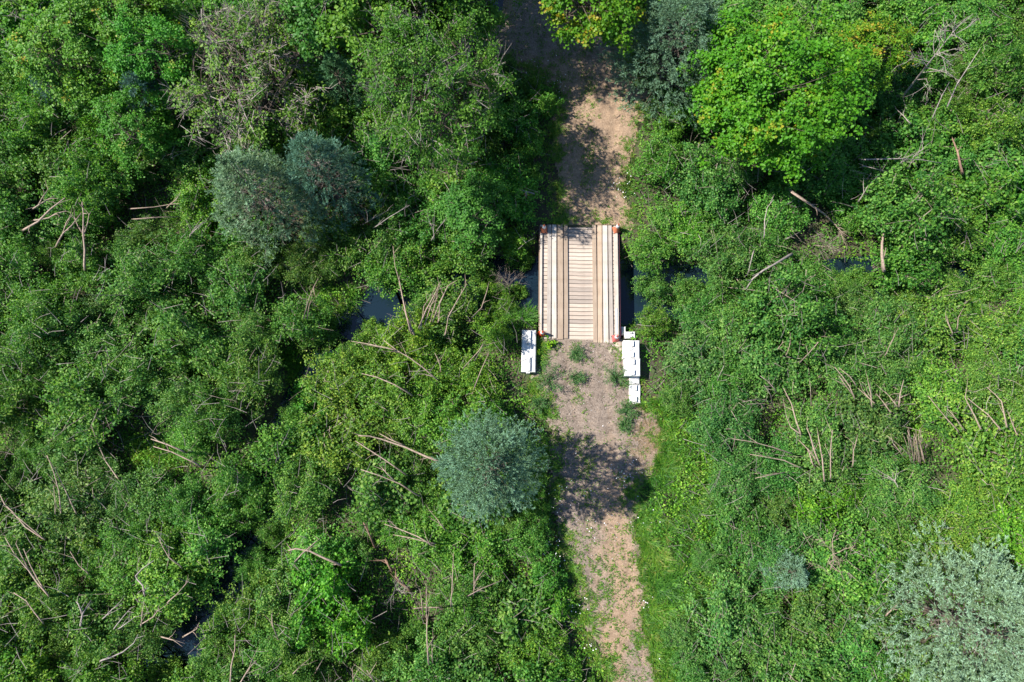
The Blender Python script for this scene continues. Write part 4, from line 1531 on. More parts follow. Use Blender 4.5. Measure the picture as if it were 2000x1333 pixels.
stem_clump('bare_stems', 'sprawling slanted stems beside the little pool', A, [[(225, 1225), (240, 1205), (255, 1188)], [(235, 1225), (265, 1205)], [(205, 1205), (220, 1190), (240, 1178)], [1.2, (200, 1290), (215, 1285), (240, 1275), (260, 1258), (270, 1240)]], 0.022, 'dead_bark')
stem_clump('bare_stems', 'straight upright pole standing past the little pool', A, [[1.1, (450, 1330), (452, 1300), (458, 1270), (460, 1240)], [(470, 1333), (485, 1310), (500, 1290)]], 0.026)
stem_clump('bare_stems', 'debris sticks at the head of the little pool', A, [[(318, 1245), (340, 1252), (360, 1257)], [1.2, (365, 1240), (385, 1228)]], 0.026)
stem_clump('bare_stems', 'smoothly bowed thick pale stem above the bright green bushes', A, [[1.5, (660, 1102), (635, 1092), (605, 1078), (580, 1073), (563, 1074)], [(577, 1100), (590, 1080), (615, 1060), (630, 1050)]], 0.028)
stem_clump('bare_stems', 'pair of parallel tan poles below the blue-green spruce', A, [[1.1, (840, 1060), (815, 1048), (780, 1033), (750, 1023)], [(845, 1062), (800, 1050), (768, 1045)]], 0.024)
stem_clump('fallen_log', 'broken orange-brown rotten log lying in a trench of the thicket', 'log', [[(795, 1148), (780, 1135), (772, 1124)], [0.8, (762, 1108), (752, 1092)], [0.7, (730, 1062), (722, 1044), (710, 1022)]], 0.07, 'rot', 3, 'log')
stem_clump('bare_stems', 'thin straight upright stem past the rotten log', A, [[(880, 1180), (881, 1150), (884, 1110), (885, 1080)]], 0.020)
stem_clump('bare_stems', 'two leaning poles at the broken end of the rotten log', A, [[(826, 1195), (822, 1170), (820, 1150)], [(832, 1195), (833, 1160), (834, 1145)], [0.9, (855, 1187), (830, 1188), (807, 1190)]], 0.022)
stem_clump('bare_stems', 'tall grey pole in the shade beside the bright green bushes', A, [[1.2, (838, 1295), (833, 1250), (832, 1200)], [0.8, (845, 1292), (843, 1250)]], 0.026)
stem_clump('bare_stems', 'V-shaped twigs beside a long slanting branch', A, [[(925, 1150), (928, 1135), (945, 1115)], [(925, 1160), (926, 1120), (928, 1100)], [1.2, (915, 1165), (940, 1150), (985, 1132)]], 0.022)
stem_clump('bare_stems', 'short leaning sticks on the far side of the bright green bushes', A, [[(540, 1240), (533, 1220), (530, 1200)], [(575, 1315), (590, 1300)], [(618, 1310), (630, 1290)]], 0.022)
stem_clump('bare_stems', 'stub poles below the bright green bushes', A, [[1.2, (730, 1333), (715, 1310)], [(690, 1333), (688, 1310)]], 0.028)
stem_clump('bare_stems', 'short bare stick below the blue-green spruce', A, [[(867, 1032), (850, 1010)]], 0.022)
stem_clump('bare_stems', 'long thin straight pole leaning below the dead bare tree', A, [[(1850, 208), (1870, 165), (1895, 125), (1916, 95)], [(1822, 230), (1840, 185), (1855, 160)]], 0.024, 'dead_bark')
stem_clump('bare_stems', 'thick curved reddish brown stem standing over light green shrubs', A, [[1.5, (1878, 335), (1870, 295), (1860, 270)]], 0.034, 'rot')
stem_clump('bare_stems', 'long horizontal grey pole with a twiggy end below the large maple', A, [[1.2, (1685, 311), (1760, 311), (1800, 312), (1850, 322)], [(1725, 335), (1720, 333), (1685, 324)], [(1775, 325), (1785, 305), (1805, 290)], [(1745, 330), (1760, 318), (1770, 312)]], 0.022, 'dead_bark', 8)
stem_clump('bare_stems', 'bent pale twig pole in the deep shade of the large maple', A, [[(1775, 238), (1765, 225), (1748, 212)]], 0.024, 'dead_bark')
stem_clump('fallen_log', 'long straight pale log slanting over the brushy clearing', 'log', [[1.0, (1548, 375), (1580, 398), (1610, 418), (1632, 440)], [0.5, (1630, 438), (1645, 455), (1668, 470)], [0.4, (1640, 446), (1650, 475)]], 0.055, 'pale_bark', 5, 'log')
stem_clump('fallen_log', 'pale log with grey forked end lying below the brushy clearing', 'log', [[1.0, (1540, 500), (1510, 518), (1490, 530), (1470, 545), (1458, 565)], [0.5, (1471, 497), (1465, 515), (1459, 540)]], 0.045, 'dead_bark', 3, 'log')
stem_clump('bare_stems', 'thin upright dead stem at the near side of the brushy clearing', A, [[(1492, 460), (1493, 430), (1498, 405), (1510, 392)], [(1540, 465), (1555, 458), (1572, 450)]], 0.022, 'dead_bark')
stem_clump('fallen_log', 'reddish and pale peeling log standing beside a big alder crown', 'log', [[1.0, (1725, 525), (1723, 500), (1722, 475), (1728, 445), (1733, 430)]], 0.06, 'pale_bark', 2, 'log')
stem_clump('bare_stems', 'grey bent pole above the peeling log', A, [[1.1, (1680, 390), (1695, 365), (1720, 340)]], 0.030, 'dead_bark')
stem_clump('bare_stems', 'two little sticks in the sedge patch', A, [[(1858, 650), (1848, 625)], [(1870, 640), (1872, 620)]], 0.024)
stem_clump('bare_stems', 'short tan sticks in the shade of the big alder crowns', A, [[(1565, 705), (1580, 690), (1600, 670)], [(1520, 680), (1530, 668)], [(1536, 690), (1545, 668)]], 0.024)
stem_clump('bare_stems', 'pale pair of stems above the many-stemmed fan', A, [[1.1, (1562, 845), (1555, 820), (1545, 790), (1530, 760)], [(1560, 845), (1545, 835), (1535, 815)]], 0.026)
stem_clump('bare_stems', 'many-stemmed fan of bare poles above the bright green bush', A,
           [[1.1, (1610, 935), (1605, 895), (1600, 865), (1597, 845)], [(1600, 905), (1590, 880), (1580, 850), (1575, 835)], [(1590, 895), (1585, 885), (1560, 860)], [(1622, 930), (1622, 880), (1625, 840)], [(1587, 905), (1580, 885), (1575, 875)]], 0.026)
stem_clump('bare_stems', 'long low tan stems running beside the grass verge', A, [[(1560, 912), (1530, 900), (1495, 893), (1465, 888)], [(1540, 885), (1510, 873), (1470, 862), (1430, 857)], [(1525, 925), (1500, 930), (1475, 935)]], 0.022)
stem_clump('bare_stems', 'dark heap of dead branches in the shrub gap past the blocks', A, [[(1510, 795), (1505, 785), (1480, 780), (1450, 785)], [(1500, 800), (1485, 790), (1460, 790)], [(1512, 760), (1500, 745), (1485, 735)], [(1508, 790), (1504, 770), (1492, 752)]], 0.022, 'bark', 6)
stem_clump('bare_stems', 'bundle of thin tan stems in the willow thicket', A, [[(1668, 775), (1660, 755), (1645, 735), (1630, 715)], [(1670, 750), (1660, 735), (1640, 720)], [(1664, 770), (1650, 750), (1638, 735)]], 0.022)
stem_clump('bare_stems', 'crossing thin stems beside the bundle in the willow thicket', A, [[(1705, 785), (1695, 775), (1675, 758)], [(1703, 790), (1702, 770), (1695, 740)], [(1738, 803), (1725, 785), (1710, 768)]], 0.022)
stem_clump('bare_stems', 'small Y-shaped stem in the willow thicket', A, [[1.1, (1757, 790), (1758, 770), (1765, 742)], [(1750, 790), (1735, 770)]], 0.024)
rd = random.Random(2)
stem_clump('dry_reeds', 'tuft of upright dry tan reeds in a grassy gap', 'reeds',
           [[(1776 + i * 1.7 + rd.uniform(-3, 3), 892 + rd.uniform(-8, 8)), (1774 + i * 1.6 + rd.uniform(-4, 4), 868), (1770 + i * 1.6 + rd.uniform(-6, 6), 835 + rd.uniform(0, 20))] for i in range(20)], 0.013, 'pale_bark', 0)
stem_clump('bare_stems', 'slanting sticks beside the dry reeds', A, [[(1770, 885), (1750, 865), (1733, 850)], [(1762, 888), (1745, 868)]], 0.020)
stem_clump('bare_stems', 'long slanting tan stem past the dry reeds', A, [[(1868, 840), (1850, 820), (1830, 795), (1813, 773)], [(1880, 835), (1865, 815), (1850, 800)]], 0.022)
stem_clump('bare_stems', 'V of two long stems in the light green shrubs', A, [[1.1, (1915, 836), (1905, 815), (1895, 795), (1885, 775)], [(1950, 835), (1930, 810), (1910, 795), (1890, 778)]], 0.024)
stem_clump('bare_stems', 'forked pale pole leaning past the V of stems', A, [[1.1, (1965, 830), (1957, 785), (1945, 772), (1927, 757)], [(1985, 845), (1980, 835), (1968, 805)]], 0.024)
stem_clump('bare_stems', 'little white dead twigs on a willow near the blue sapling', A, [[(1752, 950), (1745, 935), (1740, 920)], [(1746, 938), (1735, 930), (1728, 926)], [(1748, 940), (1750, 925)]], 0.018, 'dead_bark')
stem_clump('bare_stems', 'slim upright stem past the many-stemmed fan', A, [[(1665, 905), (1668, 880), (1670, 870), (1676, 850)]], 0.020)
stem_clump('bare_stems', 'short brown branch beside the large pale spruce', A, [[(1735, 1198), (1750, 1185), (1762, 1172)]], 0.030)
stem_clump('bare_stems', 'two bare sticks rising out of willows beside the tall grass gap', A, [[(1730, 690), (1740, 670), (1745, 660)]], 0.022)


# bare dead trees with branching crowns
def dead_tree(name, base_px, tip_px, z_tip, label, spread, n_b, r0, mat, forks=2):
    b0 = px2w(*base_px, 0)
    b0[2] = float(ground_at(b0[0], b0[1])[0])
    tip = px2w(*tip_px, z_tip)
    t = obj(name, None, label=label, cat='tree', group='bare dead trees', loc=tuple(b0))
    v = tip - b0
    rng = np.random.default_rng(int(base_px[0]))
    mb = MB()
    trunk = [np.array([0, 0, -0.3]), v * 0.3 + rng.normal(size=3) * 0.08, v * 0.62 + rng.normal(size=3) * 0.08, v]
    mb.tube(trunk, [r0, r0 * 0.8, r0 * 0.55, r0 * 0.18], 7)
    obj('trunk', mb.mesh('trunk', M[mat], True), t)
    mb = MB()

    def grow(p, d, ln, r, lev):
        e = p + d * ln
        mid = (p + e) / 2 + rng.normal(size=3) * ln * 0.07
        mb.tube([p, mid, e], [r, r * 0.75, r * 0.45], 4, False)
        if lev > 0:
            for k in range(3):
                f = rng.uniform(0.35, 1.0)
                d2 = d + rng.normal(size=3) * 0.55
                d2 /= np.linalg.norm(d2)
                grow(p + (e - p) * f, d2, ln * rng.uniform(0.45, 0.7), r * 0.55, lev - 1)
    u = v / np.linalg.norm(v)
    for k in range(n_b):
        f = rng.uniform(0.45, 1.0)
        d = u * 0.8 + rng.normal(size=3) * np.array([0.7, 0.7, 0.4])
        d /= np.linalg.norm(d)
        grow(v * f, d, spread * rng.uniform(0.6, 1.1) * (1.25 - 0.6 * f), r0 * 0.32, forks)
    obj('branches', mb.mesh('branches', M[mat]), t)
    return b0


q = dead_tree('dead_tree', (1762, 205), (1862, 62), 5.6, 'bare dead grey-pink tree with fine twig fan beside the yellow-orange maple', 1.3, 16, 0.06, 'dead_bark', 2)
q = dead_tree('dead_shrub', (1624, 1165), (1626, 1062), 3.4, 'bare pinkish Y-shaped dead shrub beside the small silvery spruce', 0.9, 9, 0.045, 'pale_bark', 2)
q = dead_tree('dead_shrub', (440, 305), (425, 225), 3.0, 'tangled grey dead brush beside the grey-green spruce', 1.0, 16, 0.04, 'dead_bark', 2)
q = dead_tree('dead_shrub', (425, 55), (420, 20), 4.2, 'grey leafless branch fan behind the olive twiggy tree', 0.9, 12, 0.04, 'dead_bark', 2)
q = dead_tree('dead_shrub', (1600, 470), (1625, 480), 0.9, 'low tangle of dead brush in the clearing under the straight log', 0.9, 14, 0.03, 'bark', 2)
q = dead_tree('dead_shrub', (1000, 565), (985, 545), 0.6, 'dark brush heap in the creek bed beside the bridge', 0.9, 16, 0.025, 'bark', 2)
q = dead_tree('dead_shrub', (790, 1170), (770, 1150), 1.4, 'grey brush tangle at the broken end of the rotten log', 0.8, 12, 0.025, 'dead_bark', 2)
q = dead_tree('dead_shrub', (925, 100), (915, 85), 3.0, 'grey twig spray between the black pool and the broad twiggy tree', 0.8, 10, 0.025, 'dead_bark', 2)

ORD = ['nearest', 'second nearest', 'third nearest', 'fourth nearest', 'fifth nearest', 'sixth nearest', 'seventh nearest', 'eighth nearest', 'ninth nearest', 'tenth nearest',
       'eleventh nearest', 'twelfth nearest', 'thirteenth nearest', 'fourteenth nearest', 'fifteenth nearest', 'sixteenth nearest']
KNAME = {'alder': ('alder_shrub', 'alder shrub'), 'willow': ('willow_shrub', 'willow shrub'), 'broad': ('leafy_bush', 'broad-leaved bush')}
ORD += [w_ + ' nearest' for w_ in ('seventeenth', 'eighteenth', 'nineteenth', 'twentieth', 'twenty-first', 'twenty-second', 'twenty-third', 'twenty-fourth', 'twenty-fifth', 'twenty-sixth')]
used = set()


def tone_word(c):
    s = c[2] / c[0]
    if s > 1.05:
        return 'grey-green'
    if c[0] > 1.15:
        return 'light green'
    if c[1] < 1.0:
        return 'dark green'
    return 'mid green'


rs = random.Random(4)
LM = np.array([(a, b) for a, b, _ in LANDMARKS])
used = {}
for b in BUSH:
    g = b['g']
    nm, kw = KNAME[b['kind']]
    b['tone'] = ('low ' if b['h'] < 1.7 else 'tall ' if b['h'] > 2.35 else 'medium ') + tone_word(b['color'])
for b in BUSH:
    nm, kw = KNAME[b['kind']]
    same = np.array([(o['x'], o['y']) for o in BUSH if o['kind'] == b['kind'] and o['tone'] == b['tone']])
    best = None
    for i in np.argsort(np.hypot(LM[:, 0] - b['x'], LM[:, 1] - b['y']))[:8]:
        d0 = math.hypot(LM[i, 0] - b['x'], LM[i, 1] - b['y'])
        rank = int((np.hypot(same[:, 0] - LM[i, 0], same[:, 1] - LM[i, 1]) < d0 - 1e-9).sum())
        wc = len(('%s %s %s to the %s' % (b['tone'], kw, ORD[min(rank, len(ORD) - 1)], LANDMARKS[i][2])).split())
        if wc <= 16 and (best is None or rank < best[0]):
            best = (rank, int(i))
    rank, i = best
    ordw = ORD[min(rank, len(ORD) - 1)]
    lab = '%s %s, %s to the %s' % (b['tone'], kw, ordw, LANDMARKS[i][2])
    t = obj(nm, None, label=lab, cat='shrub', group='shrubs of the thicket around the trail', loc=(b['x'], b['y'], b['g']))
    st, fo = SHRUBS[b['kind']][rs.randrange(len(SHRUBS[b['kind']]))]
    s = b['r'] / 1.4
    t.scale = (s * rs.uniform(0.85, 1.15), s * rs.uniform(0.85, 1.15), b['h'] / 2.5)
    t.rotation_euler.z = rs.uniform(0, 6.28)
    obj('stems', st, t)
    obj('foliage', fo, t, color=b['color'])


# ------------------------------------------------------------------ weeds growing on the trail near the bridge
def weed(px, py, rpx, h, label, kind):
    p = px2w(px, py, h * 0.4)
    g = float(ground_at(p[0], p[1])[0])
    r = rpx * PXM * (1.35 if kind == 'feather' else 1.1)
    rng = np.random.default_rng(int(px * 3 + py))
    t = obj('trail_weed', None, label=label, cat='weed', group='weeds growing on the trail', loc=(p[0], p[1], g))
    mb = MB()
    P, N, L = [], [], []
    ns = 22 if kind == 'feather' else 6
    for i in range(ns):
        a = rng.uniform(0, 6.28)
        e = np.array([math.cos(a) * r * rng.uniform(0.4, 1), math.sin(a) * r * rng.uniform(0.4, 1), h * rng.uniform(0.6, 1)])
        m_ = e * np.array([0.35, 0.35, 0.6])
        mb.tube([(0, 0, -0.03), m_, e], [0.008, 0.006, 0.003], 4, False)
        for k in range(60 if kind == 'feather' else 20):
            f = rng.uniform(0.2, 1)
            c = (1 - f) ** 2 * np.zeros(3) + 2 * f * (1 - f) * m_ + f * f * e
            P.append(c + rng.normal(size=3) * (0.05 if kind == 'feather' else 0.05))
            N.append(np.array([0, 0, 0.6]) + rng.normal(size=3) * 0.8)
            L.append(rng.uniform(0.06, 0.13) if kind == 'feather' else rng.uniform(0.09, 0.15))
    obj('stems', mb.mesh('stems', M['bark']), t)
    L = np.array(L)
    V, F = leaf_mesh_data(np.array(P), np.array(N), L, L * (0.2 if kind == 'feather' else 0.6), rng)
    tt = np.repeat(np.clip(rng.normal(size=len(L)) * 0.2 + 0.45, 0, 1), 4)
    obj('foliage', mesh_np('foliage', V, F, M['grass'] if kind == 'feather' else M['leaf'], tt), t, color=(0.95, 0.95, 2.6) if kind == 'feather' else (1.9, 1.75, 0.5))


weed(1075, 742, 30, 0.9, 'largest feathery dark green weed, beside the single white block', 'feather')
weed(1205, 738, 27, 0.85, 'feathery dark green weed beside the raised white blocks', 'feather')
weed(1128, 690, 17, 0.5, 'feathery weed in mid-trail just off the bridge end', 'feather')
weed(1125, 738, 15, 0.5, 'small feathery weed in mid-trail between the two large ones', 'feather')
weed(1225, 800, 18, 0.6, 'feathery weed at the low end of the white blocks', 'feather')
weed(1052, 790, 16, 0.6, 'feathery weed at the gravel edge past the tan stone', 'feather')
weed(1220, 830, 15, 0.5, 'feathery weed beside the dry straw patch', 'feather')
weed(1075, 670, 15, 0.55, 'bright yellow-green leafy sapling at the foot of the vivid orange cone', 'leafy')
weed(1048, 690, 8, 0.4, 'slim green leafy sapling pressed against the single white block', 'leafy')

# ------------------------------------------------------------------ ground cover nobody could count
def scatter(n, margin=90, box=None):
    x0, x1, y0, y1 = box or (-margin, 2000 + margin, -margin, 1333 + margin)
    px = RNG.uniform(x0, x1, n)
    py = RNG.uniform(y0, y1, n)
    dx, dy = (px - 1000.0) / FPX, -(py - 666.5) / FPX
    c, s = math.cos(TILT), math.sin(TILT)
    d = np.stack([dx, dy * c + s, dy * s - c], 1)
    t = (0 - CAM[2]) / d[:, 2]
    P = CAM + d * t[:, None]
    return P[:, 0], P[:, 1], px, py


def blocked(x, y):
    """bridge deck, white blocks"""
    b = (np.abs(x - BR_C[0]) < 1.95) & (y > BR_Y0 - 0.1) & (y < BR_Y1 + 0.06)
    for a in ((1017, 1048, 643, 730), (1217, 1252, 663, 737), (1228, 1252, 735, 789)):
        p0, p1 = px2w(a[0], a[3], 0.3), px2w(a[1], a[2], 0.3)
        b |= (x > p0[0]) & (x < p1[0]) & (y > p0[1]) & (y < p1[1])
    return b


# undergrowth: broad low leaves under and between the shrubs
n_u = 380000
x, y, px, py = scatter(n_u)
ts = ts_at(x, y)
dc = dc_at(x, y)
pat = fbm(x, y, 0.55, 31)
keep = (ts > 0.08 + 0.8 * (fbm(x, y, 1.3, 23) - 0.5)) & (dc > 0.15) & ~blocked(x, y) & (sdf(x, y, POND) > 0.1) & (RNG.random(n_u) < np.clip((pat - 0.22) * 3.2, 0.12, 1))
ingr = in_poly(x, y, GRASS_R)
keep |= ingr & (ts > -0.05) & (RNG.random(n_u) < 0.8) & ~blocked(x, y)
x, y = x[keep], y[keep]
gz = ground_at(x, y)
hh = 0.12 + 0.75 * np.clip(fbm(x, y, 1.1, 41) - 0.2, 0, 1) * np.clip((ts_at(x, y)) / 1.2, 0.15, 1)
z = gz + hh * RNG.random(len(x)) ** 0.6
P = np.stack([x, y, z], 1)
N = np.array([0, 0, 0.9]) + RNG.normal(size=P.shape) * 0.6
L = RNG.uniform(0.06, 0.14, len(x))
V, F = leaf_mesh_data(P, N, L, L * 0.62, RNG)
t = np.clip(0.35 + 0.9 * (fbm(x, y, 0.8, 51) - 0.5) + RNG.normal(size=len(x)) * 0.2, 0, 1)
obj('undergrowth', mesh_np('undergrowth', V, F, M['leaf'], np.repeat(t, 4)), label='low leafy green undergrowth carpeting the ground under the thicket', cat='undergrowth', kind='stuff', color=(1.55, 1.6, 0.85))


def blades(x, y, hgt, lean, width, mat, name, label, cat, color, tbase, tvar=0.2, flow=None, spread=1.5):
    n = len(x)
    gz = surf_at(x, y)
    a = RNG.uniform(0, 6.283, n) if flow is None else flow + RNG.normal(size=n) * spread
    u = np.stack([np.cos(a), np.sin(a), np.zeros(n)], 1)
    sd_ = np.stack([-u[:, 1], u[:, 0], np.zeros(n)], 1)
    h = hgt * RNG.uniform(0.55, 1.2, n)
    B = np.stack([x, y, gz - 0.02], 1)
    up = np.array([0, 0, 1.0])
    m_ = B + up * (h * 0.62)[:, None] + u * (h * lean * 0.35)[:, None]
    e = B + up * (h * 0.85)[:, None] + u * (h * lean * 1.1)[:, None]
    wv = sd_ * (width * RNG.uniform(0.7, 1.3, n))[:, None] * 0.5
    V = np.stack([B - wv, B + wv, m_ - wv * 0.8, m_ + wv * 0.8, e], 1).reshape(-1, 3)
    k = np.arange(n)[:, None] * 5
    F = np.concatenate([k + np.array([0, 1, 3]), k + np.array([0, 3, 2]), k + np.array([2, 3, 4])], 1).reshape(-1, 3)
    t = np.clip(tbase + RNG.normal(size=n) * tvar, 0, 1)
    return obj(name, mesh_np(name, V, F, M[mat], np.repeat(t, 5)), label=label, cat=cat, kind='stuff', color=color)


# tall verge grass and sedge patches
parts = [scatter(int((b[1] - b[0]) * (b[3] - b[2]) * 0.62), 0, b) for b in ((1200, 1470, 770, 1400), (1820, 1985, 500, 650), (580, 750, 535, 640), (950, 1055, 575, 655), (220, 350, 830, 930), (1745, 1840, 810, 930), (540, 670, 670, 790))]
x, y, px, py = [np.concatenate([p[i] for p in parts]) for i in range(4)]
g1 = sdf(x, y, GRASS_R) + 0.8 * (fbm(x, y, 1.2, 61) - 0.5) < 0
SEDGE = [poly_w(q) for q in ([(1830, 580), (1930, 510), (1975, 570), (1890, 640)], [(590, 570), (650, 545), (740, 570), (690, 620), (620, 630)], [(960, 610), (1010, 585), (1048, 600), (1040, 645), (985, 640)],
                             [(230, 850), (330, 840), (340, 910), (250, 920)], [(1755, 820), (1830, 830), (1820, 920), (1760, 920)], [(550, 680), (640, 680), (660, 780), (560, 780)])]
g2 = np.zeros(len(x), bool)
for q in SEDGE:
    g2 |= (sdf(x, y, q) + 0.6 * (fbm(x, y, 1.2, 62) - 0.5) < 0)
ts = ts_at(x, y)
ok = (g1 | g2) & (ts > 0.12 - 0.3 * vnoise(x, y, 2.0, 3)) & ~blocked(x, y) & (dc_at(x, y) > 0.1)
ok &= RNG.random(len(x)) < np.clip(-0.35 + 2.0 * fbm(x, y, 2.6, 63), 0.03, 1)
x, y = x[ok], y[ok]
sub = RNG.random(len(x)) < 0.06
cx0, cy0 = x[sub], y[sub]
nb = 15
fl = 12.0 * fbm(cx0, cy0, 0.8, 64)
hh = 0.10 + 0.42 * fbm(cx0, cy0, 1.4, 65) * RNG.uniform(0.4, 1.4, len(cx0))
tb = -0.15 + 1.1 * fbm(cx0, cy0, 0.9, 66, 4) + RNG.normal(size=len(cx0)) * 0.22
rad = 0.07
x = np.repeat(cx0, nb) + RNG.normal(size=len(cx0) * nb) * rad
y = np.repeat(cy0, nb) + RNG.normal(size=len(cx0) * nb) * rad
out = np.arctan2(y - np.repeat(cy0, nb) + 0.05 * np.sin(np.repeat(fl, nb)), x - np.repeat(cx0, nb) + 0.05 * np.cos(np.repeat(fl, nb)))
blades(x, y, np.repeat(hh, nb), 0.9, 0.024, 'grass', 'grass', 'long bright green grass on the verge and in damp gaps', 'grass', (1.0, 1.02, 0.9),
       np.repeat(tb, nb), 0.15, out, 0.7)

# short weeds and turf along the trail's edges and on its crown
x, y, px, py = scatter(420000, 20, (840, 1340, -40, 1370))
ts = ts_at(x, y)
edge = np.exp(-((ts + 0.10) / 0.5) ** 2)
lane_c = np.interp(py, [0, 450, 660, 900, 1050, 1200, 1333], [1150, 1150, 1130, 1140, 1160, 1190, 1225])
crownp = np.exp(-((px - lane_c) / 16) ** 2) * np.clip((fbm(x, y, 1.1, 71) - 0.42) * 4, 0, 1)
patch = np.clip((fbm(x, y, 1.3, 72) - 0.52) * 5, 0, 1)
fine = np.clip((fbm(x, y, 4, 73) - 0.42) * 5, 0, 1)
sp_ = np.clip((py - 1010) / 80, 0, 1) * 0.16
prob = np.where(ts < 0.7, edge * 2.2 * (0.35 + patch) + np.exp(-((px - 1265) / 45) ** 2 - ((py - 850) / 60) ** 2) * 0.5 + np.exp(-((px - 1255) / 26) ** 2 - ((py - 180) / 50) ** 2) * 0.8 + np.exp(-((px - 1050) / 45) ** 2 - ((py - 150) / 30) ** 2) * 0.9 + np.where(py < 130, 0.35, 0) + crownp * 0.6 + patch * 0.10 + sp_, 0) * fine * 0.6
ok = (RNG.random(len(x)) < prob) & ~blocked(x, y)
x, y = x[ok], y[ok]
blades(x, y, np.where(ts_at(x, y) > -0.3, 0.22, 0.11), 1.1, 0.026, 'grass', 'short_grass', 'short tufted weeds and grass along the trail edges', 'grass', (1.05, 0.98, 0.9), 0.45 + 0.5 * (fbm(x, y, 1.0, 74) - 0.4), 0.25)

x, y, px, py = scatter(26000, 20, (980, 1330, -20, 1360))
ts = ts_at(x, y)
lane_c = np.interp(py, [0, 450, 660, 900, 1050, 1200, 1333], [1150, 1150, 1128, 1135, 1155, 1190, 1225])
pr_ = 0.10 * np.clip((fbm(x, y, 1.4, 91) - 0.45) * 5, 0, 1) + 0.35 * np.exp(-((px - lane_c) / 14) ** 2) * np.clip((fbm(x, y, 1.2, 92) - 0.40) * 4, 0, 1) + 0.3 * np.exp(-((ts + 0.05) / 0.25) ** 2) \
    + 0.10 * np.clip((py - 1010) / 60, 0, 1)
ok = (ts < 0.3) & (RNG.random(len(x)) < pr_) & ~blocked(x, y)
x, y = x[ok], y[ok]
k = 9
sz = np.repeat(RNG.uniform(0.02, 0.065, len(x)), k)
X = np.repeat(x, k) + RNG.normal(size=len(x) * k) * sz
Y = np.repeat(y, k) + RNG.normal(size=len(x) * k) * sz
P = np.stack([X, Y, surf_at(X, Y) + RNG.uniform(0.01, 1, len(X)) * sz * 1.2], 1)
L = sz * RNG.uniform(0.8, 1.4, len(X))
V, F = leaf_mesh_data(P, np.array([0, 0, 0.9]) + RNG.normal(size=P.shape) * 0.5, L, L * 0.6, RNG)
t = np.clip(np.repeat(RNG.random(len(x)) * 0.6 + 0.2, k) + RNG.normal(size=len(X)) * 0.12, 0, 1)
obj('low_weeds', mesh_np('low_weeds', V, F, M['leaf'], np.repeat(t, 4)), label='tiny flat green weeds dotted over the trail surface', cat='weeds', kind='stuff', color=(1.25, 1.15, 0.75))

# dry straw on the bare patch and the trail margins
x, y, px, py = scatter(120000, 10, (980, 1340, -10, 1340))
st = np.exp(-((px - 1268) / 36) ** 2 - ((py - 850) / 52) ** 2) * 2.0 + np.exp(-((ts_at(x, y) - 0.05) / 0.3) ** 2) * 0.10 + np.exp(-((px - 1240) / 20) ** 2 - ((py - 420) / 22) ** 2) * 0.5
ok = (RNG.random(len(x)) < st * np.clip((fbm(x, y, 2.5, 75) - 0.25) * 2.5, 0, 1)) & ~blocked(x, y) & (ts_at(x, y) < 0.8)
x, y = x[ok], y[ok]
blades(x, y, np.full(len(x), 0.10), 1.9, 0.012, 'straw', 'dry_straw', 'flattened dry straw on the bare patch beside the trail', 'straw', (1, 1, 1), 0.5, 0.3)

# pebbles on the trail
x, y, px, py = scatter(60000, 20, (840, 1340, -40, 1370))
ts = ts_at(x, y)
grav = np.where(py > 600, np.clip(1.0 - (py - 700) / 700, 0.25, 1), 0.12) + np.where(py < 120, 0.5, 0)
ok = (ts < -0.02) & (RNG.random(len(x)) < grav * 0.62 * np.clip(fbm(x, y, 1.5, 81) * 2 - 0.35, 0.1, 1)) & ~blocked(x, y)
x, y = x[ok], y[ok]
n_ = len(x)
r = 0.010 + 0.030 * RNG.random(n_) ** 4
gz = surf_at(x, y) + 0.006
base = np.array([[1, 0, 0], [0, 1, 0], [-1, 0, 0], [0, -1, 0], [0.2, 0.1, 0.75]], float)
an = RNG.uniform(0, 6.28, n_)
jit = RNG.uniform(0.7, 1.3, (n_, 5, 3))
Vp = base[None] * jit * r[:, None, None]
cx_, sx_ = np.cos(an)[:, None], np.sin(an)[:, None]
Vp = np.stack([Vp[..., 0] * cx_ - Vp[..., 1] * sx_ + x[:, None], Vp[..., 0] * sx_ + Vp[..., 1] * cx_ + y[:, None], Vp[..., 2] + gz[:, None] - 0.004], -1).reshape(-1, 3)
k = np.arange(n_)[:, None] * 5
Fp = np.concatenate([k + np.array([0, 1, 4]), k + np.array([1, 2, 4]), k + np.array([2, 3, 4]), k + np.array([3, 0, 4])], 1).reshape(-1, 3)
obj('gravel', mesh_np('gravel', Vp, Fp, M['pebble'], np.repeat(RNG.random(n_), 5)), label='loose grey and tan gravel scattered over the trail', cat='gravel', kind='stuff', color=(1, 1, 1))

# daisies
spots = [(1020, 150, 22, 26), (1095, 165, 14, 22), (1050, 130, 25, 14), (995, 158, 14, 8), (1090, 195, 10, 5), (1210, 375, 16, 26), (1225, 350, 10, 8), (1225, 920, 16, 34), (1215, 940, 18, 10),
         (1255, 1013, 14, 10), (1160, 1025, 14, 10), (1090, 975, 18, 16), (1075, 1060, 14, 30), (1085, 1095, 12, 14), (1125, 1182, 12, 18), (1150, 1265, 10, 14), (1262, 1178, 8, 12), (1285, 1280, 5, 4), (1160, 1010, 30, 12),
         (1130, 985, 30, 12), (1070, 1015, 16, 12), (1135, 900, 50, 14), (1060, 1130, 10, 6)]
C = []
for a, b, s, n_ in spots:
    for i in range(int(n_ * 0.7)):
        C.append(px2w(a + RNG.normal() * s * 0.95, b + RNG.normal() * s * 0.8, 0.3))
C = np.array(C)
C[:, 2] = ground_at(C[:, 0], C[:, 1]) + RNG.uniform(0.22, 0.5, len(C))
mb = MB()
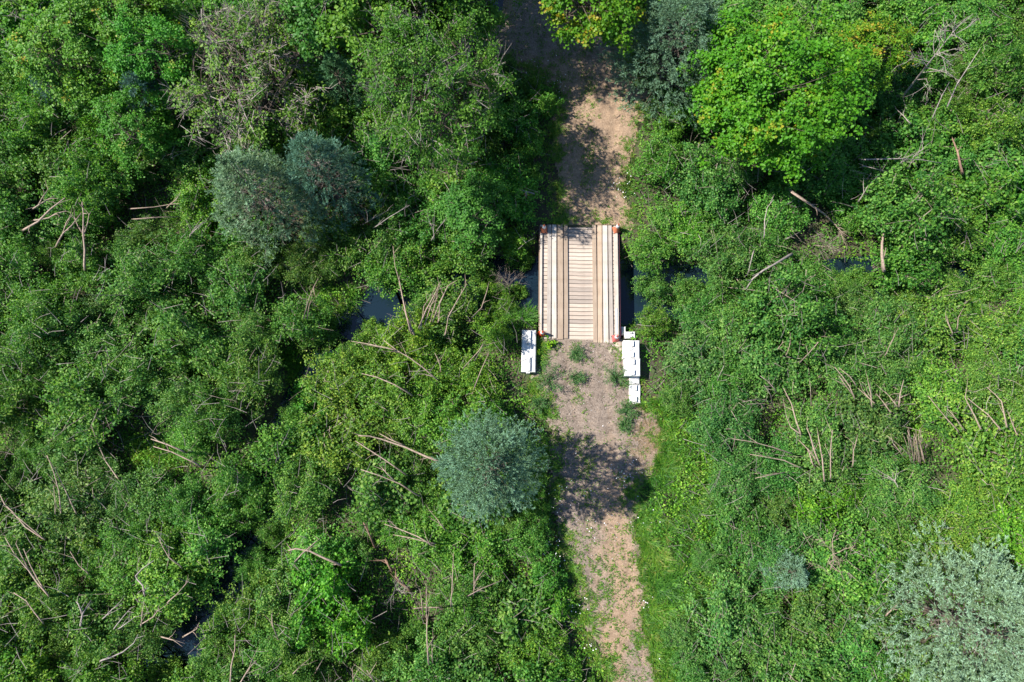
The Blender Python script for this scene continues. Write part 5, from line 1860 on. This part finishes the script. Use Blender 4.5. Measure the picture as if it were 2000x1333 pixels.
for c in C:
    r = RNG.uniform(0.013, 0.025)
    tl = RNG.normal(size=2) * 0.25
    ring = [(c[0] + r * math.cos(q), c[1] + r * math.sin(q), c[2] + r * (tl[0] * math.cos(q) + tl[1] * math.sin(q))) for q in np.linspace(0, 2 * math.pi, 9)[:-1]]
    mb.add(ring + [(c[0], c[1], c[2] + 0.006)], [(i, (i + 1) % 8, 8) for i in range(8)])
me = mb.mesh('daisies', M['petal'])
obj('daisies', me, label='scattered white daisy heads along the trail edges', cat='flowers', kind='stuff')
mb = MB()
for c in C:
    g = float(ground_at(c[0], c[1])[0])
    mb.tube([(c[0] + 0.02, c[1], g - 0.02), (c[0], c[1], c[2] - 0.003)], 0.004, 3, False)
obj('daisy_stalks', mb.mesh('daisy_stalks', M['bark']), label='thin stalks under the white daisy heads', cat='flowers', kind='stuff')

# fallen dead twigs in the gaps of the thicket
mb = MB()
x, y, px, py = scatter(5200, 30)
ok = (ts_at(x, y) > 0.6) & (dc_at(x, y) > 0.2)
for a, b in zip(x[ok], y[ok]):
    z0 = canopy(a, b)
    low = RNG.random() < 0.5
    z0 = z0 * 0.8 if not low else float(ground_at(a, b)[0]) + 0.3
    an = RNG.normal() * 0.9 + 1.9
    ln = RNG.uniform(0.3, 1.1)
    d = np.array([math.cos(an), math.sin(an), RNG.uniform(-0.1, 0.45)]) * ln
    p0 = np.array([a, b, z0])
    mb.tube([p0 - d * 0.5, p0 + RNG.normal(size=3) * 0.04, p0 + d * 0.5], [0.011, 0.009, 0.004], 3, False)
obj('dead_twigs', mb.mesh('dead_twigs', M['dead_bark']), label='countless thin dead twigs tangled through the thicket', cat='twigs', kind='stuff')

# thicket continuing outside the frame, one mass
rng = np.random.default_rng(99)
Cs, ds = [], []
rr = random.Random(9)
cnt = 0
while cnt < 230:
    xx, yy = rr.uniform(-42, 42), rr.uniform(-31, 40)
    px, py = w2px(np.array([xx, yy, 1.0]))
    if -110 < px < 2110 and -90 < py < 1440:
        continue
    if float(ts_at(np.array([xx]), np.array([yy]))[0]) < 1.5:
        continue
    c_, d_ = crown_points(42, rng, 2.3, 1.7, 1.1, rand_lobes(rng, 6), -0.1)
    Cs.append(c_ + np.array([xx, yy, -0.7]))
    ds.append(d_)
    cnt += 1
V, F, t = clump_leaves(np.concatenate(Cs), 24, 0.28, rng, 0.20, 0.7, np.concatenate(ds))
obj('outer_thicket', mesh_np('outer_thicket', V, F, M['leaf'], t), label='green thicket continuing beyond the shrubs as one mass', cat='thicket', kind='stuff', color=(1.05, 1.12, 0.95))
